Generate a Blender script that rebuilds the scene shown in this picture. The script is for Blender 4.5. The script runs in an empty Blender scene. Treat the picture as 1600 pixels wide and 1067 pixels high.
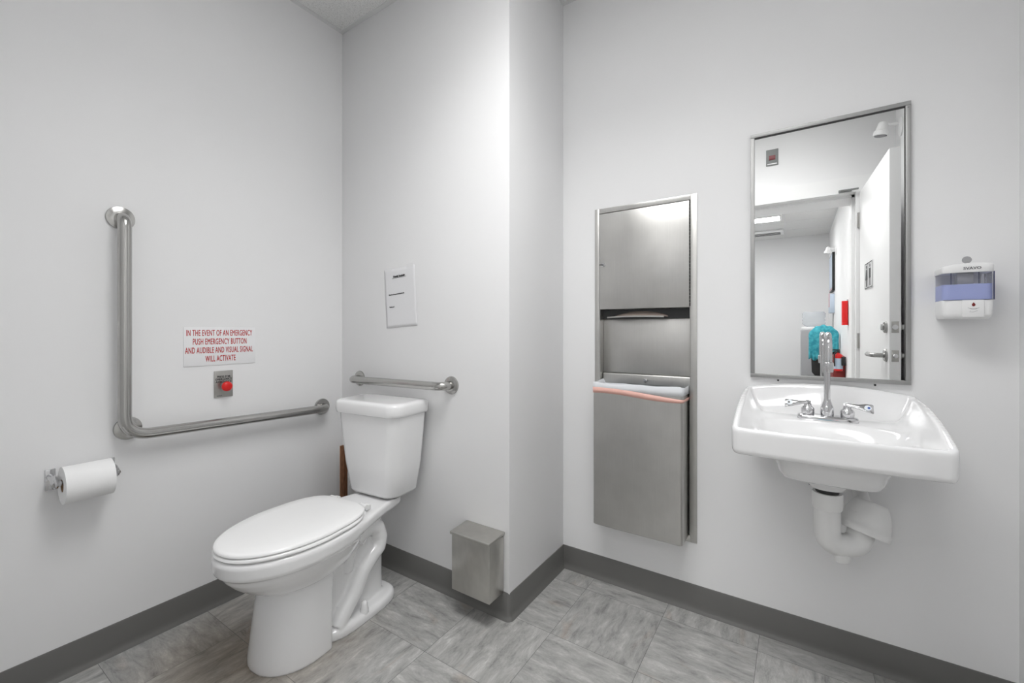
import bpy, bmesh, math, random
from mathutils import Vector, Matrix
random.seed(4)
PI = math.pi
scene = bpy.context.scene
COL = scene.collection

# ------------------------------------------------------------------ camera, world, exposure
cam_d = bpy.data.cameras.new('camera')
cam = bpy.data.objects.new('camera', cam_d); COL.objects.link(cam)
cam_d.sensor_width = 36.0
cam_d.lens = 669.8 / 1600 * 36
cam_d.shift_y = -17.8 / 1600
cam_d.clip_start = 0.02
cam.location = (0, 0, 1.12)
cam.rotation_euler = (PI / 2, 0, 0.5851)
scene.camera = cam
world = bpy.data.worlds.new('world'); scene.world = world
world.use_nodes = True
world.node_tree.nodes['Background'].inputs[0].default_value = (0.8, 0.85, 0.9, 1)
world.node_tree.nodes['Background'].inputs[1].default_value = 0.3
vs = scene.view_settings
vs.view_transform = 'Standard'; vs.look = 'None'; vs.gamma = 1.0; vs.use_curve_mapping = False
vs.exposure = 1.12
LIGHT_ROOM = 1.9       # emission strength of the restroom's ceiling panel
FILL_ROOM = 5.2        # watts of the extra area light added beneath that panel
LIGHT_HALL = 14.0       # emission strength of the corridor's ceiling panels

# ------------------------------------------------------------------ measures (metres)
XL, YB, XR, YR = -1.966, 1.370, -0.920, 1.829     # left wall, back wall, return wall, right wall
XS, YF, ZC = 0.534, -0.02, 2.659                  # side wall, doorway wall, ceiling
YF2 = -0.40                                       # corridor face of the doorway wall
DX0, DX1, DZ = -0.56, 0.345, 2.05                 # doorway
HX0, HX1, HY = -1.9, 0.44, -4.85                  # corridor

# ------------------------------------------------------------------ materials
def new_mat(name, color, rough=0.5, metal=0.0, **kw):
    m = bpy.data.materials.new(name); m.use_nodes = True
    nt = m.node_tree; b = nt.nodes['Principled BSDF']
    b.inputs['Base Color'].default_value = (*color, 1)
    b.inputs['Roughness'].default_value = rough
    b.inputs['Metallic'].default_value = metal
    for k, v in kw.items():
        b.inputs[k].default_value = v
    return m
def nodes_of(m):
    nt = m.node_tree
    return nt, nt.nodes['Principled BSDF']
def noise_bump(m, scale, strength, dist=0.001, detail=4, stretch=(1, 1, 1)):
    nt, b = nodes_of(m)
    tc = nt.nodes.new('ShaderNodeTexCoord'); mp = nt.nodes.new('ShaderNodeMapping')
    mp.inputs['Scale'].default_value = stretch
    n = nt.nodes.new('ShaderNodeTexNoise'); n.inputs['Scale'].default_value = scale; n.inputs['Detail'].default_value = detail
    bp = nt.nodes.new('ShaderNodeBump'); bp.inputs['Strength'].default_value = strength; bp.inputs['Distance'].default_value = dist
    nt.links.new(tc.outputs['Object'], mp.inputs[0]); nt.links.new(mp.outputs[0], n.inputs['Vector'])
    nt.links.new(n.outputs[0], bp.inputs['Height']); nt.links.new(bp.outputs[0], b.inputs['Normal'])
    return n, mp
def color_noise(m, c1, c2, scale, detail=5, stretch=(1, 1, 1), lo=0.35, hi=0.65):
    nt, b = nodes_of(m)
    tc = nt.nodes.new('ShaderNodeTexCoord'); mp = nt.nodes.new('ShaderNodeMapping')
    mp.inputs['Scale'].default_value = stretch
    n = nt.nodes.new('ShaderNodeTexNoise'); n.inputs['Scale'].default_value = scale; n.inputs['Detail'].default_value = detail
    r = nt.nodes.new('ShaderNodeValToRGB')
    r.color_ramp.elements[0].position = lo; r.color_ramp.elements[0].color = (*c1, 1)
    r.color_ramp.elements[1].position = hi; r.color_ramp.elements[1].color = (*c2, 1)
    nt.links.new(tc.outputs['Object'], mp.inputs[0]); nt.links.new(mp.outputs[0], n.inputs['Vector'])
    nt.links.new(n.outputs[0], r.inputs[0]); nt.links.new(r.outputs[0], b.inputs['Base Color'])
    return r

M = {}
M['wall'] = new_mat('wall_paint', (0.80, 0.80, 0.805), 0.55)
color_noise(M['wall'], (0.865, 0.865, 0.87), (0.885, 0.885, 0.89), 1.5, 3)
noise_bump(M['wall'], 220, 0.08, 0.001)
M['trim_paint'] = new_mat('trim_paint', (0.90, 0.90, 0.90), 0.45)
M['door_hardware'] = new_mat('satin_nickel', (0.42, 0.42, 0.41), 0.25, 1.0)
M['grid_paint'] = new_mat('grid_paint', (0.74, 0.74, 0.74), 0.4)
M['grey_plate'] = new_mat('grey_wall_plate', (0.24, 0.25, 0.245), 0.4)
M['base'] = new_mat('baseboard_rubber', (0.155, 0.153, 0.147), 0.36)
noise_bump(M['base'], 60, 0.05)
M['ceramic'] = new_mat('ceramic', (0.88, 0.88, 0.885), 0.12, **{'Coat Weight': 0.6, 'Coat Roughness': 0.03})
M['plastic_white'] = new_mat('white_plastic', (0.86, 0.86, 0.86), 0.28)
M['seat_plastic'] = new_mat('seat_plastic', (0.93, 0.93, 0.93), 0.14)
M['pvc'] = new_mat('white_pvc', (0.84, 0.84, 0.835), 0.32)
M['chrome'] = new_mat('chrome', (0.62, 0.62, 0.63), 0.07, 1.0)
M['mirror'] = new_mat('mirror_glass', (0.93, 0.935, 0.93), 0.0, 1.0)
M['black'] = new_mat('black_plastic', (0.012, 0.012, 0.012), 0.4)
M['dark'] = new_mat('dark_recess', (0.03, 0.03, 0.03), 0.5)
M['gasket'] = new_mat('grey_gasket', (0.22, 0.22, 0.22), 0.6)
M['red'] = new_mat('red_gloss', (0.72, 0.01, 0.01), 0.3)
M['red_text'] = new_mat('red_lettering', (0.50, 0.01, 0.01), 0.5)
M['dark_red'] = new_mat('dark_red_paint', (0.20, 0.012, 0.008), 0.45)
M['black_text'] = new_mat('black_lettering', (0.02, 0.02, 0.022), 0.6)
M['grey_text'] = new_mat('grey_lettering', (0.12, 0.12, 0.13), 0.6)
M['sign'] = new_mat('sign_plastic', (0.90, 0.90, 0.91), 0.25)
M['paper'] = new_mat('paper', (0.83, 0.83, 0.845), 0.7)
M['tissue'] = new_mat('tissue', (0.93, 0.93, 0.93), 0.95)
noise_bump(M['tissue'], 400, 0.2, 0.0006)
M['towel'] = new_mat('brown_paper_towel', (0.24, 0.195, 0.17), 0.9)
M['cardboard'] = new_mat('wood_strip', (0.20, 0.085, 0.035), 0.75)
color_noise(M['cardboard'], (0.15, 0.06, 0.025), (0.25, 0.11, 0.05), 30, 4, (6, 6, 1))
M['cardboard_edge'] = new_mat('wood_edge', (0.50, 0.33, 0.20), 0.8)
M['bag'] = new_mat('bin_bag', (0.85, 0.87, 0.90), 0.3, **{'Subsurface Weight': 0.0})
M['bag_pink'] = new_mat('bin_bag_drawstring', (0.86, 0.50, 0.43), 0.4)
M['index_blue'] = new_mat('blue_index', (0.02, 0.08, 0.35), 0.3)
M['index_white'] = new_mat('white_index', (0.8, 0.85, 0.9), 0.3)
M['tank_clear'] = new_mat('tinted_clear_plastic', (0.86, 0.87, 0.95), 0.05, **{'Transmission Weight': 0.95, 'IOR': 1.10})
M['soap'] = new_mat('lilac_soap', (0.46, 0.52, 0.84), 0.22)
M['soap_frame'] = new_mat('navy_edge', (0.03, 0.035, 0.10), 0.3)
M['lens'] = new_mat('lamp_lens', (0.22, 0.22, 0.23), 0.15)
M['teal'] = new_mat('teal_cloth', (0.05, 0.42, 0.50), 0.85)
color_noise(M['teal'], (0.03, 0.30, 0.38), (0.09, 0.52, 0.60), 25, 3)
M['disp_grey'] = new_mat('grey_plastic', (0.36, 0.36, 0.37), 0.4)
M['clear'] = new_mat('clear_bottle', (0.86, 0.89, 0.92), 0.06, **{'Transmission Weight': 0.7, 'IOR': 1.15})
M['label_blue'] = new_mat('pale_blue_label', (0.48, 0.58, 0.70), 0.5)
M['poster_blue'] = new_mat('pale_blue_print', (0.55, 0.63, 0.74), 0.4)
M['poster_pink'] = new_mat('pink_print', (0.60, 0.42, 0.46), 0.5)
M['button_amber'] = new_mat('dull_red_lens', (0.22, 0.045, 0.05), 0.35)

def steel(name, base, rough, axis=(90, 90, 1.2), smudge=0.10, bump=0.12):
    """brushed stainless: fine grain along one axis in roughness and bump, soft smudges"""
    m = new_mat(name, base, rough, 1.0)
    nt, b = nodes_of(m)
    tc = nt.nodes.new('ShaderNodeTexCoord'); mp = nt.nodes.new('ShaderNodeMapping'); mp.inputs['Scale'].default_value = axis
    n = nt.nodes.new('ShaderNodeTexNoise'); n.inputs['Scale'].default_value = 7; n.inputs['Detail'].default_value = 6
    n2 = nt.nodes.new('ShaderNodeTexNoise'); n2.inputs['Scale'].default_value = 7; n2.inputs['Detail'].default_value = 5
    nt.links.new(tc.outputs['Object'], mp.inputs[0]); nt.links.new(mp.outputs[0], n.inputs['Vector'])
    nt.links.new(tc.outputs['Object'], n2.inputs['Vector'])
    mr = nt.nodes.new('ShaderNodeMapRange'); mr.inputs['To Min'].default_value = rough - 0.04; mr.inputs['To Max'].default_value = rough + 0.06
    nt.links.new(n.outputs[0], mr.inputs[0]); nt.links.new(mr.outputs[0], b.inputs['Roughness'])
    r = nt.nodes.new('ShaderNodeValToRGB')
    r.color_ramp.elements[0].position = 0.3; r.color_ramp.elements[1].position = 0.7
    r.color_ramp.elements[0].color = tuple(c * (1 - smudge) for c in base) + (1,)
    r.color_ramp.elements[1].color = tuple(min(1, c * (1 + smudge)) for c in base) + (1,)
    mx = nt.nodes.new('ShaderNodeMix'); mx.data_type = 'FLOAT'; mx.inputs[0].default_value = 0.35
    nt.links.new(n2.outputs[0], mx.inputs[2]); nt.links.new(n.outputs[0], mx.inputs[3])
    nt.links.new(mx.outputs[0], r.inputs[0]); nt.links.new(r.outputs[0], b.inputs['Base Color'])
    bp = nt.nodes.new('ShaderNodeBump'); bp.inputs['Strength'].default_value = bump; bp.inputs['Distance'].default_value = 0.0005
    nt.links.new(n.outputs[0], bp.inputs['Height']); nt.links.new(bp.outputs[0], b.inputs['Normal'])
    return m
M['steel'] = steel('brushed_steel', (0.56, 0.553, 0.535), 0.33)
M['steel_bar'] = steel('satin_steel_bar', (0.46, 0.455, 0.44), 0.20, (1.5, 12, 12), 0.03, bump=0.0)
M['steel_barv'] = steel('satin_steel_upright', (0.46, 0.455, 0.44), 0.20, (12, 12, 1.5), 0.03, bump=0.0)
M['steel_box'] = steel('worn_steel', (0.56, 0.55, 0.52), 0.32, (6, 6, 3), 0.13)
M['steel_frame'] = steel('satin_steel_frame', (0.40, 0.40, 0.395), 0.5)
M['plate'] = steel('plate_steel', (0.45, 0.44, 0.42), 0.33)

def emit(name, color, s):
    m = new_mat(name, (0.8, 0.8, 0.8), 0.4)
    _, b = nodes_of(m)
    b.inputs['Emission Color'].default_value = (*color, 1); b.inputs['Emission Strength'].default_value = s
    return m
M['panel_room'] = emit('lit_diffuser_room', (1.0, 1.0, 0.995), LIGHT_ROOM)
M['panel_hall'] = emit('lit_diffuser_hall', (1.0, 1.0, 0.995), LIGHT_HALL)

# floor: 0.3225 m vinyl tiles, streaks turned a quarter from tile to tile
def floor_material():
    m = new_mat('vinyl_tile', (0.3, 0.3, 0.29), 0.42)
    nt, b = nodes_of(m); N = nt.nodes.new; Lk = nt.links.new
    tc = N('ShaderNodeTexCoord'); sep = N('ShaderNodeSeparateXYZ'); Lk(tc.outputs['Object'], sep.inputs[0])
    def mth(op, a, bb=None):
        n = N('ShaderNodeMath'); n.operation = op
        for i, v in enumerate((a, bb)):
            if v is None: continue
            if isinstance(v, (int, float)): n.inputs[i].default_value = v
            else: Lk(v, n.inputs[i])
        return n.outputs[0]
    T = 0.3225
    gx = mth('DIVIDE', mth('ADD', sep.outputs[0], 0.112 + 10 * T), T)
    gy = mth('DIVIDE', mth('ADD', sep.outputs[1], -0.434 + 20 * T + 0.002), T)
    ix, iy = mth('FLOOR', gx), mth('FLOOR', gy)
    fx, fy = mth('FRACT', gx), mth('FRACT', gy)
    par = mth('MODULO', mth('ADD', ix, iy), 2.0)
    wn = N('ShaderNodeTexWhiteNoise'); wn.noise_dimensions = '2D'
    cmb = N('ShaderNodeCombineXYZ'); Lk(ix, cmb.inputs[0]); Lk(iy, cmb.inputs[1]); Lk(cmb.outputs[0], wn.inputs['Vector'])
    ca = N('ShaderNodeCombineXYZ'); cb = N('ShaderNodeCombineXYZ')
    off = mth('MULTIPLY', wn.outputs['Value'], 40.0)
    Lk(mth('ADD', mth('MULTIPLY', sep.outputs[0], 1.0), off), ca.inputs[0]); Lk(mth('MULTIPLY', sep.outputs[1], 3.2), ca.inputs[1])
    Lk(mth('ADD', mth('MULTIPLY', sep.outputs[1], 1.0), off), cb.inputs[0]); Lk(mth('MULTIPLY', sep.outputs[0], 3.2), cb.inputs[1])
    mv = N('ShaderNodeMix'); mv.data_type = 'VECTOR'; Lk(par, mv.inputs[0]); Lk(ca.outputs[0], mv.inputs[4]); Lk(cb.outputs[0], mv.inputs[5])
    n1 = N('ShaderNodeTexNoise'); n1.inputs['Scale'].default_value = 8; n1.inputs['Detail'].default_value = 12; n1.inputs['Roughness'].default_value = 0.78
    n1.inputs['Distortion'].default_value = 0.35
    Lk(mv.outputs[1], n1.inputs['Vector'])
    n2 = N('ShaderNodeTexNoise'); n2.inputs['Scale'].default_value = 3.2; n2.inputs['Detail'].default_value = 4; n2.inputs['Distortion'].default_value = 1.2
    Lk(mv.outputs[1], n2.inputs['Vector'])
    n3 = N('ShaderNodeTexNoise'); n3.inputs['Scale'].default_value = 2.4; n3.inputs['Detail'].default_value = 3
    Lk(tc.outputs['Object'], n3.inputs['Vector'])
    r = N('ShaderNodeValToRGB'); cr = r.color_ramp
    cr.elements[0].position = 0.33; cr.elements[0].color = (0.20, 0.20, 0.195, 1)
    cr.elements[1].position = 0.69; cr.elements[1].color = (0.66, 0.655, 0.635, 1)
    e = cr.elements.new(0.46); e.color = (0.37, 0.368, 0.357, 1)
    e = cr.elements.new(0.56); e.color = (0.46, 0.457, 0.445, 1)
    Lk(n1.outputs[0], r.inputs[0])
    # warm rusty patches here and there
    r3 = N('ShaderNodeValToRGB'); r3.color_ramp.elements[0].position = 0.60; r3.color_ramp.elements[0].color = (0, 0, 0, 1)
    r3.color_ramp.elements[1].position = 0.74; r3.color_ramp.elements[1].color = (0.5, 0.5, 0.5, 1)
    Lk(n2.outputs[0], r3.inputs[0])
    mw = N('ShaderNodeMix'); mw.data_type = 'RGBA'; mw.blend_type = 'MULTIPLY'
    Lk(r3.outputs[0], mw.inputs[0]); Lk(r.outputs[0], mw.inputs[6]); mw.inputs[7].default_value = (0.95, 0.78, 0.66, 1)
    # stain around the foot of the toilet
    vd = N('ShaderNodeVectorMath'); vd.operation = 'DISTANCE'; Lk(tc.outputs['Object'], vd.inputs[0]); vd.inputs[1].default_value = (-1.58, 0.76, 0)
    st = N('ShaderNodeMapRange'); st.inputs['From Min'].default_value = 0.46; st.inputs['From Max'].default_value = 0.03
    st.inputs['To Min'].default_value = 0; st.inputs['To Max'].default_value = 0.9
    Lk(mth('ADD', vd.outputs['Value'], mth('MULTIPLY', mth('SUBTRACT', n3.outputs[0], 0.5), 0.5)), st.inputs[0])
    ms = N('ShaderNodeMix'); ms.data_type = 'RGBA'; ms.blend_type = 'MULTIPLY'
    Lk(st.outputs[0], ms.inputs[0]); Lk(mw.outputs[2], ms.inputs[6]); ms.inputs[7].default_value = (0.56, 0.46, 0.36, 1)
    # tile tone
    tv = N('ShaderNodeMapRange'); tv.inputs['To Min'].default_value = 0.92; tv.inputs['To Max'].default_value = 1.08; Lk(wn.outputs['Value'], tv.inputs[0])
    hv = N('ShaderNodeHueSaturation'); Lk(ms.outputs[2], hv.inputs['Color']); Lk(tv.outputs[0], hv.inputs['Value'])
    # joints
    dx = mth('MINIMUM', fx, mth('SUBTRACT', 1.0, fx)); dy = mth('MINIMUM', fy, mth('SUBTRACT', 1.0, fy))
    j = mth('LESS_THAN', mth('MINIMUM', dx, dy), 0.0024)
    mj = N('ShaderNodeMix'); mj.data_type = 'RGBA'; Lk(mth('MULTIPLY', j, 0.75), mj.inputs[0]); Lk(hv.outputs[0], mj.inputs[6]); mj.inputs[7].default_value = (0.06, 0.06, 0.058, 1)
    Lk(mj.outputs[2], b.inputs['Base Color'])
    bp = N('ShaderNodeBump'); bp.inputs['Strength'].default_value = 0.15; bp.inputs['Distance'].default_value = 0.001
    Lk(n1.outputs[0], bp.inputs['Height']); Lk(bp.outputs[0], b.inputs['Normal'])
    return m
M['floor'] = floor_material()
M['ceiling'] = new_mat('acoustic_tile', (0.72, 0.72, 0.71), 0.9)
color_noise(M['ceiling'], (0.66, 0.66, 0.65), (0.82, 0.82, 0.81), 190, 3, lo=0.34, hi=0.52)
noise_bump(M['ceiling'], 120, 0.4, 0.002)

# ------------------------------------------------------------------ mesh helpers
def to_mesh(bm, name, smooth=True, angle=35):
    bmesh.ops.recalc_face_normals(bm, faces=bm.faces)
    me = bpy.data.meshes.new(name); bm.to_mesh(me); bm.free()
    if smooth:
        me.polygons.foreach_set('use_smooth', [True] * len(me.polygons))
        me.set_sharp_from_angle(angle=math.radians(angle))
    return me
def obj(name, bm, mat, parent=None, smooth=True, angle=35, label=None):
    me = bm if isinstance(bm, bpy.types.Mesh) else to_mesh(bm, name, smooth, angle)
    o = bpy.data.objects.new(name, me); COL.objects.link(o)
    me.materials.clear()
    me.materials.append(M[mat] if isinstance(mat, str) else mat)
    if parent is not None: o.parent = parent
    if label: o['label'] = label
    return o
def tag(o, label, cat, group=None):
    o['label'] = label; o['category'] = cat
    if group: o['group'] = group
    return o
def thing(name, label, cat, loc=(0, 0, 0), rotz=0.0, group=None):
    o = bpy.data.objects.new(name, None); COL.objects.link(o)
    o.empty_display_size = 0.1
    o.location = loc; o.rotation_euler = (0, 0, rotz)
    return tag(o, label, cat, group)
def struct(name, bm, mat, parent=None, smooth=False):
    o = obj(name, bm, mat, parent, smooth)
    if parent is None: o['kind'] = 'structure'
    return o
def box(bm, x0, x1, y0, y1, z0, z1, bev=0.0, seg=2):
    t = bmesh.new(); bmesh.ops.create_cube(t, size=1)
    for v in t.verts:
        v.co = Vector(((x0 + x1) / 2 + v.co.x * (x1 - x0), (y0 + y1) / 2 + v.co.y * (y1 - y0), (z0 + z1) / 2 + v.co.z * (z1 - z0)))
    if bev > 0: bmesh.ops.bevel(t, geom=t.edges[:], offset=bev, segments=seg, affect='EDGES', profile=0.5)
    return merge(bm, t)
def merge(bm, t, mtx=None):
    me = bpy.data.meshes.new('tmp')
    if mtx is not None: t.transform(mtx)
    t.to_mesh(me); t.free(); bm.from_mesh(me); bpy.data.meshes.remove(me)
    return bm
def B(*a, **k): return box(bmesh.new(), *a, **k)
def loft(bm, rings, cap0=True, cap1=True, closed=True):
    vr = [[bm.verts.new(p) for p in r] for r in rings]
    n = len(vr[0])
    for a, b in zip(vr[:-1], vr[1:]):
        for i in range(n if closed else n - 1):
            j = (i + 1) % n
            bm.faces.new((a[i], a[j], b[j], b[i]))
    if cap0: bm.faces.new(vr[0])
    if cap1: bm.faces.new(list(reversed(vr[-1])))
    return bm
def sweep(bm, pts, r, n=20, caps=True):
    pts = [Vector(p) for p in pts]; rings = []
    up = None
    for i, p in enumerate(pts):
        t = (pts[min(i + 1, len(pts) - 1)] - pts[max(i - 1, 0)]).normalized()
        if up is None:
            up = Vector((0, 0, 1)) if abs(t.z) < 0.9 else Vector((1, 0, 0))
        up = (up - t * up.dot(t)).normalized(); s = t.cross(up)
        rr = r[i] if isinstance(r, (list, tuple)) else r
        rings.append([p + (up * math.cos(2 * PI * k / n) + s * math.sin(2 * PI * k / n)) * rr for k in range(n)])
    return loft(bm, rings, caps, caps)
def fillet(pts, rad, seg=10):
    pts = [Vector(p) for p in pts]; out = [pts[0]]
    for i in range(1, len(pts) - 1):
        p = pts[i]; a = pts[i - 1] - p; b = pts[i + 1] - p
        r = rad[i - 1] if isinstance(rad, (list, tuple)) else rad
        ang = a.angle(b); d = min(r / math.tan(ang / 2), a.length * 0.49 if i > 1 else a.length * 0.98, b.length * 0.49 if i < len(pts) - 2 else b.length * 0.98)
        p0 = p + a.normalized() * d; p1 = p + b.normalized() * d
        for k in range(seg + 1):
            t = k / seg
            # circular-ish quadratic blend
            q = (1 - t) ** 2 * p0 + 2 * t * (1 - t) * p + t * t * p1
            out.append(q)
    out.append(pts[-1])
    return out
def lathe(bm, prof, origin=(0, 0, 0), axis=(0, 0, 1), n=32, caps=True):
    ax = Vector(axis).normalized(); o = Vector(origin)
    u = ax.orthogonal().normalized(); w = ax.cross(u)
    rings = [[o + ax * h + (u * math.cos(2 * PI * k / n) + w * math.sin(2 * PI * k / n)) * max(r, 1e-5) for k in range(n)] for r, h in prof]
    return loft(bm, rings, caps, caps)
def superell(cx, cy, ax, ay, z, p=2.5, n=64, ayb=None):
    """ring in the xy plane; ay in front (+), ayb behind (-)"""
    out = []
    for k in range(n):
        t = 2 * PI * k / n; c, s = math.cos(t), math.sin(t)
        x = math.copysign(abs(c) ** (2 / p), c); y = math.copysign(abs(s) ** (2 / p), s)
        out.append(Vector((cx + ax * x, cy + (ay if y > 0 or ayb is None else ayb) * y, z)))
    return out
def text_mesh(s, size, depth=0.0004, sx=1.0, align='CENTER', bold=0.0, spacing=1.0, track=1.0):
    c = bpy.data.curves.new('txt', 'FONT'); c.body = s; c.size = size; c.extrude = depth; c.align_x = align; c.align_y = 'CENTER'
    c.space_line = spacing; c.space_character = track; c.resolution_u = 3
    o = bpy.data.objects.new('txt', c); COL.objects.link(o)
    bpy.context.view_layer.update()
    dg = bpy.context.evaluated_depsgraph_get()
    me = bpy.data.meshes.new_from_object(o.evaluated_get(dg))
    bpy.data.objects.remove(o); bpy.data.curves.remove(c)
    me.transform(Matrix.Diagonal((sx, 1, 1, 1)))
    if bold:
        b2 = bmesh.new()
        for q_, (dx, dy) in enumerate(((-bold, 0), (bold, 0), (0, bold * 0.6), (0, -bold * 0.6))):
            m2 = me.copy(); m2.transform(Matrix.Translation((dx, dy, 0.00008 * q_))); b2.from_mesh(m2); bpy.data.meshes.remove(m2)
        b2.to_mesh(me); b2.free()
    me.transform(Matrix.Rotation(PI / 2, 4, 'X'))      # stands up, faces local -y
    return me
def text(name, s, size, x, y, z, mat, parent, sx=1.0, rot=0.0, bold=0.0, align='CENTER'):
    me = text_mesh(s, size, 0.0003, sx, align, bold)
    if rot: me.transform(Matrix.Rotation(rot, 4, 'Y'))
    me.transform(Matrix.Translation((x, y, z)))
    o = bpy.data.objects.new(name, me); COL.objects.link(o); me.materials.clear(); me.materials.append(M[mat]); o.parent = parent
    return o
def remeshed(bm, voxel, smooth=6, angle=180):
    me = bpy.data.meshes.new('tmp'); bmesh.ops.recalc_face_normals(bm, faces=bm.faces); bm.to_mesh(me); bm.free()
    o = bpy.data.objects.new('tmp', me); COL.objects.link(o)
    md = o.modifiers.new('r', 'REMESH'); md.mode = 'VOXEL'; md.voxel_size = voxel; md.use_smooth_shade = True
    sm = o.modifiers.new('s', 'SMOOTH'); sm.factor = 0.5; sm.iterations = smooth
    bpy.context.view_layer.update()
    out = bpy.data.meshes.new_from_object(o.evaluated_get(bpy.context.evaluated_depsgraph_get()))
    bpy.data.objects.remove(o); bpy.data.meshes.remove(me)
    out.polygons.foreach_set('use_smooth', [True] * len(out.polygons))
    return out

# ------------------------------------------------------------------ the setting
W = 0.12
struct('floor', B(XL - W, XS + W, HY - W, YR + W + 0.1, -0.1, 0.0), 'floor')
struct('ceiling', B(XL - W, XS + W, YF2, YR + W, ZC, ZC + 0.1), 'ceiling')
struct('ceiling_corridor', B(HX0 - W, XS + W, HY - W, YF2 - 0.0005, ZC, ZC + 0.1), 'ceiling')
struct('wall_left', B(XL - W, XL, YF, YB, 0, ZC), 'wall')
# the wall behind the toilet and its return form one corner block
bm = B(XL - W, XR, YB, YR + W, 0, ZC, 0.004, 2)
struct('wall_back', bm, 'wall', smooth=True)
# right wall, with the hole the towel cabinet is let into
CX0, CX1, CZ0, CZ1 = -0.738, -0.353, 0.285, 1.644
bm = bmesh.new()
box(bm, XR, CX0, YR, YR + W, 0, ZC); box(bm, CX1, XS, YR, YR + W, 0, ZC)
box(bm, CX0, CX1, YR, YR + W, 0, CZ0); box(bm, CX0, CX1, YR, YR + W, CZ1, ZC)
bmesh.ops.remove_doubles(bm, verts=bm.verts, dist=1e-5)
struct('wall_right', bm, 'wall')
struct('wall_side', B(XS, XS + W, YF2, YR + W, 0, ZC), 'wall')
bm = bmesh.new()
box(bm, XL - W, DX0, YF2, YF, 0, ZC); box(bm, DX1, XS, YF2, YF, 0, ZC); box(bm, DX0, DX1, YF2, YF, DZ, ZC)
struct('wall_front', bm, 'wall')
struct('wall_corridor_far', B(HX0 - W, HX1 + W, HY - W, HY, 0, ZC), 'wall')
struct('wall_corridor_right', B(HX1, HX1 + W, HY, YF2, 0, ZC), 'wall')
struct('wall_corridor_left', B(HX0 - W, HX0, HY, YF2, 0, ZC), 'wall')

# rubber cove baseboards: profile (out from wall, height)
BH = 0.1055
prof = [(0.0, 0.0), (0.013, 0.0), (0.012, 0.004), (0.0075, 0.010), (0.0045, 0.018), (0.0035, 0.03), (0.0035, BH - 0.006), (0.002, BH - 0.001), (0.0, BH)]
def baseboard(name, pts, outs):
    """pts along the wall foot; outs = offset direction at each point (mitred)"""
    bm = bmesh.new()
    rings = [[Vector((p[0] + o[0] * a, p[1] + o[1] * a, z)) for a, z in prof] for p, o in zip(pts, outs)]
    loft(bm, rings, True, True)
    return struct(name, bm, 'base', smooth=True)
baseboard('baseboard_left', [(XL, YF), (XL, YB)], [(1, 0), (1, -1)])
cr = 0.012
arc = [(XR - cr + cr * math.cos(a), YB + cr + cr * math.sin(a)) for a in [(-PI / 2) + k * PI / 16 for k in range(9)]]
arco = [(math.cos(a), math.sin(a)) for a in [(-PI / 2) + k * PI / 16 for k in range(9)]]
baseboard('baseboard_back', [(XL, YB)] + arc[:5], [(1, -1)] + arco[:5])
baseboard('baseboard_return', arc[4:] + [(XR, YR)], arco[4:] + [(1, -1)])
baseboard('baseboard_right', [(XR, YR), (XS, YR)], [(1, -1), (-1, -1)])
baseboard('baseboard_side', [(XS, YR), (XS, YF)], [(-1, -1), (-1, 1)])

baseboard('baseboard_front', [(XL, YF), (DX0 - 0.10, YF)], [(1, 1), (0, 1)])

# ceiling grid: wall angle round the room and T-bars every 0.61 m
bm = bmesh.new(); t = 0.003; a = 0.022
tx = 0.0036; tg = 0.0024      # runs along x hang a hair lower than runs along y
box(bm, XL, XL + a, YF, YB, ZC - t, ZC); box(bm, XL, XR, YB - a, YB, ZC - tx, ZC)
box(bm, XR, XR + a, YB - a, YR, ZC - t, ZC); box(bm, XR, XS, YR - a, YR, ZC - tx, ZC)
box(bm, XS - a, XS, YF, YR, ZC - t, ZC); box(bm, XL, XS, YF, YF + a, ZC - tx, ZC)
for k in range(1, 4): box(bm, XL + 0.62 * k, XL + 0.62 * k + a, YF, YB if k == 1 else YR, ZC - tg, ZC)
box(bm, XL, XS, YB - 0.62 - a / 2, YB - 0.62 + a / 2, ZC - tg * 0.8, ZC); box(bm, XR, XS, YB - a / 2, YB + a / 2, ZC - tg * 0.8, ZC)
struct('trim_1', bm, 'grid_paint')
bm = bmesh.new()
for x in (HX0, -1.38, -0.76, -0.14, HX1 - a): box(bm, x, x + a, HY, YF2, ZC - t, ZC)
for k in range(8): box(bm, HX0, HX1, HY + 0.62 * k, HY + 0.62 * k + a, ZC - tg, ZC)
struct('trim_2', bm, 'grid_paint')

# hollow-metal door frame with its stop
bm = bmesh.new(); f = 0.05
for x0, x1 in ((DX0 - 0.10, DX0 + 0.012), (DX1 - 0.012, DX1 + 0.10)):
    box(bm, x0, x1, YF, YF + 0.012, 0, DZ + 0.10)
box(bm, DX0 + 0.012, DX1 - 0.012, YF, YF + 0.012, DZ - 0.006, DZ + 0.10)
box(bm, DX0, DX0 + 0.012, YF2, YF, 0, DZ); box(bm, DX1 - 0.012, DX1, YF2, YF, 0, DZ)
box(bm, DX0 + 0.012, DX1 - 0.012, YF2, YF, DZ - 0.006, DZ)
box(bm, DX0 + 0.012, DX1 - 0.012, YF - 0.12, YF - 0.06, DZ - 0.024, DZ - 0.006)
box(bm, DX0, DX0 + 0.028, YF - 0.12, YF - 0.06, 0, DZ); box(bm, DX1 - 0.028, DX1, YF - 0.12, YF - 0.06, 0, DZ)
struct('trim_3', bm, 'trim_paint')

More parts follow.
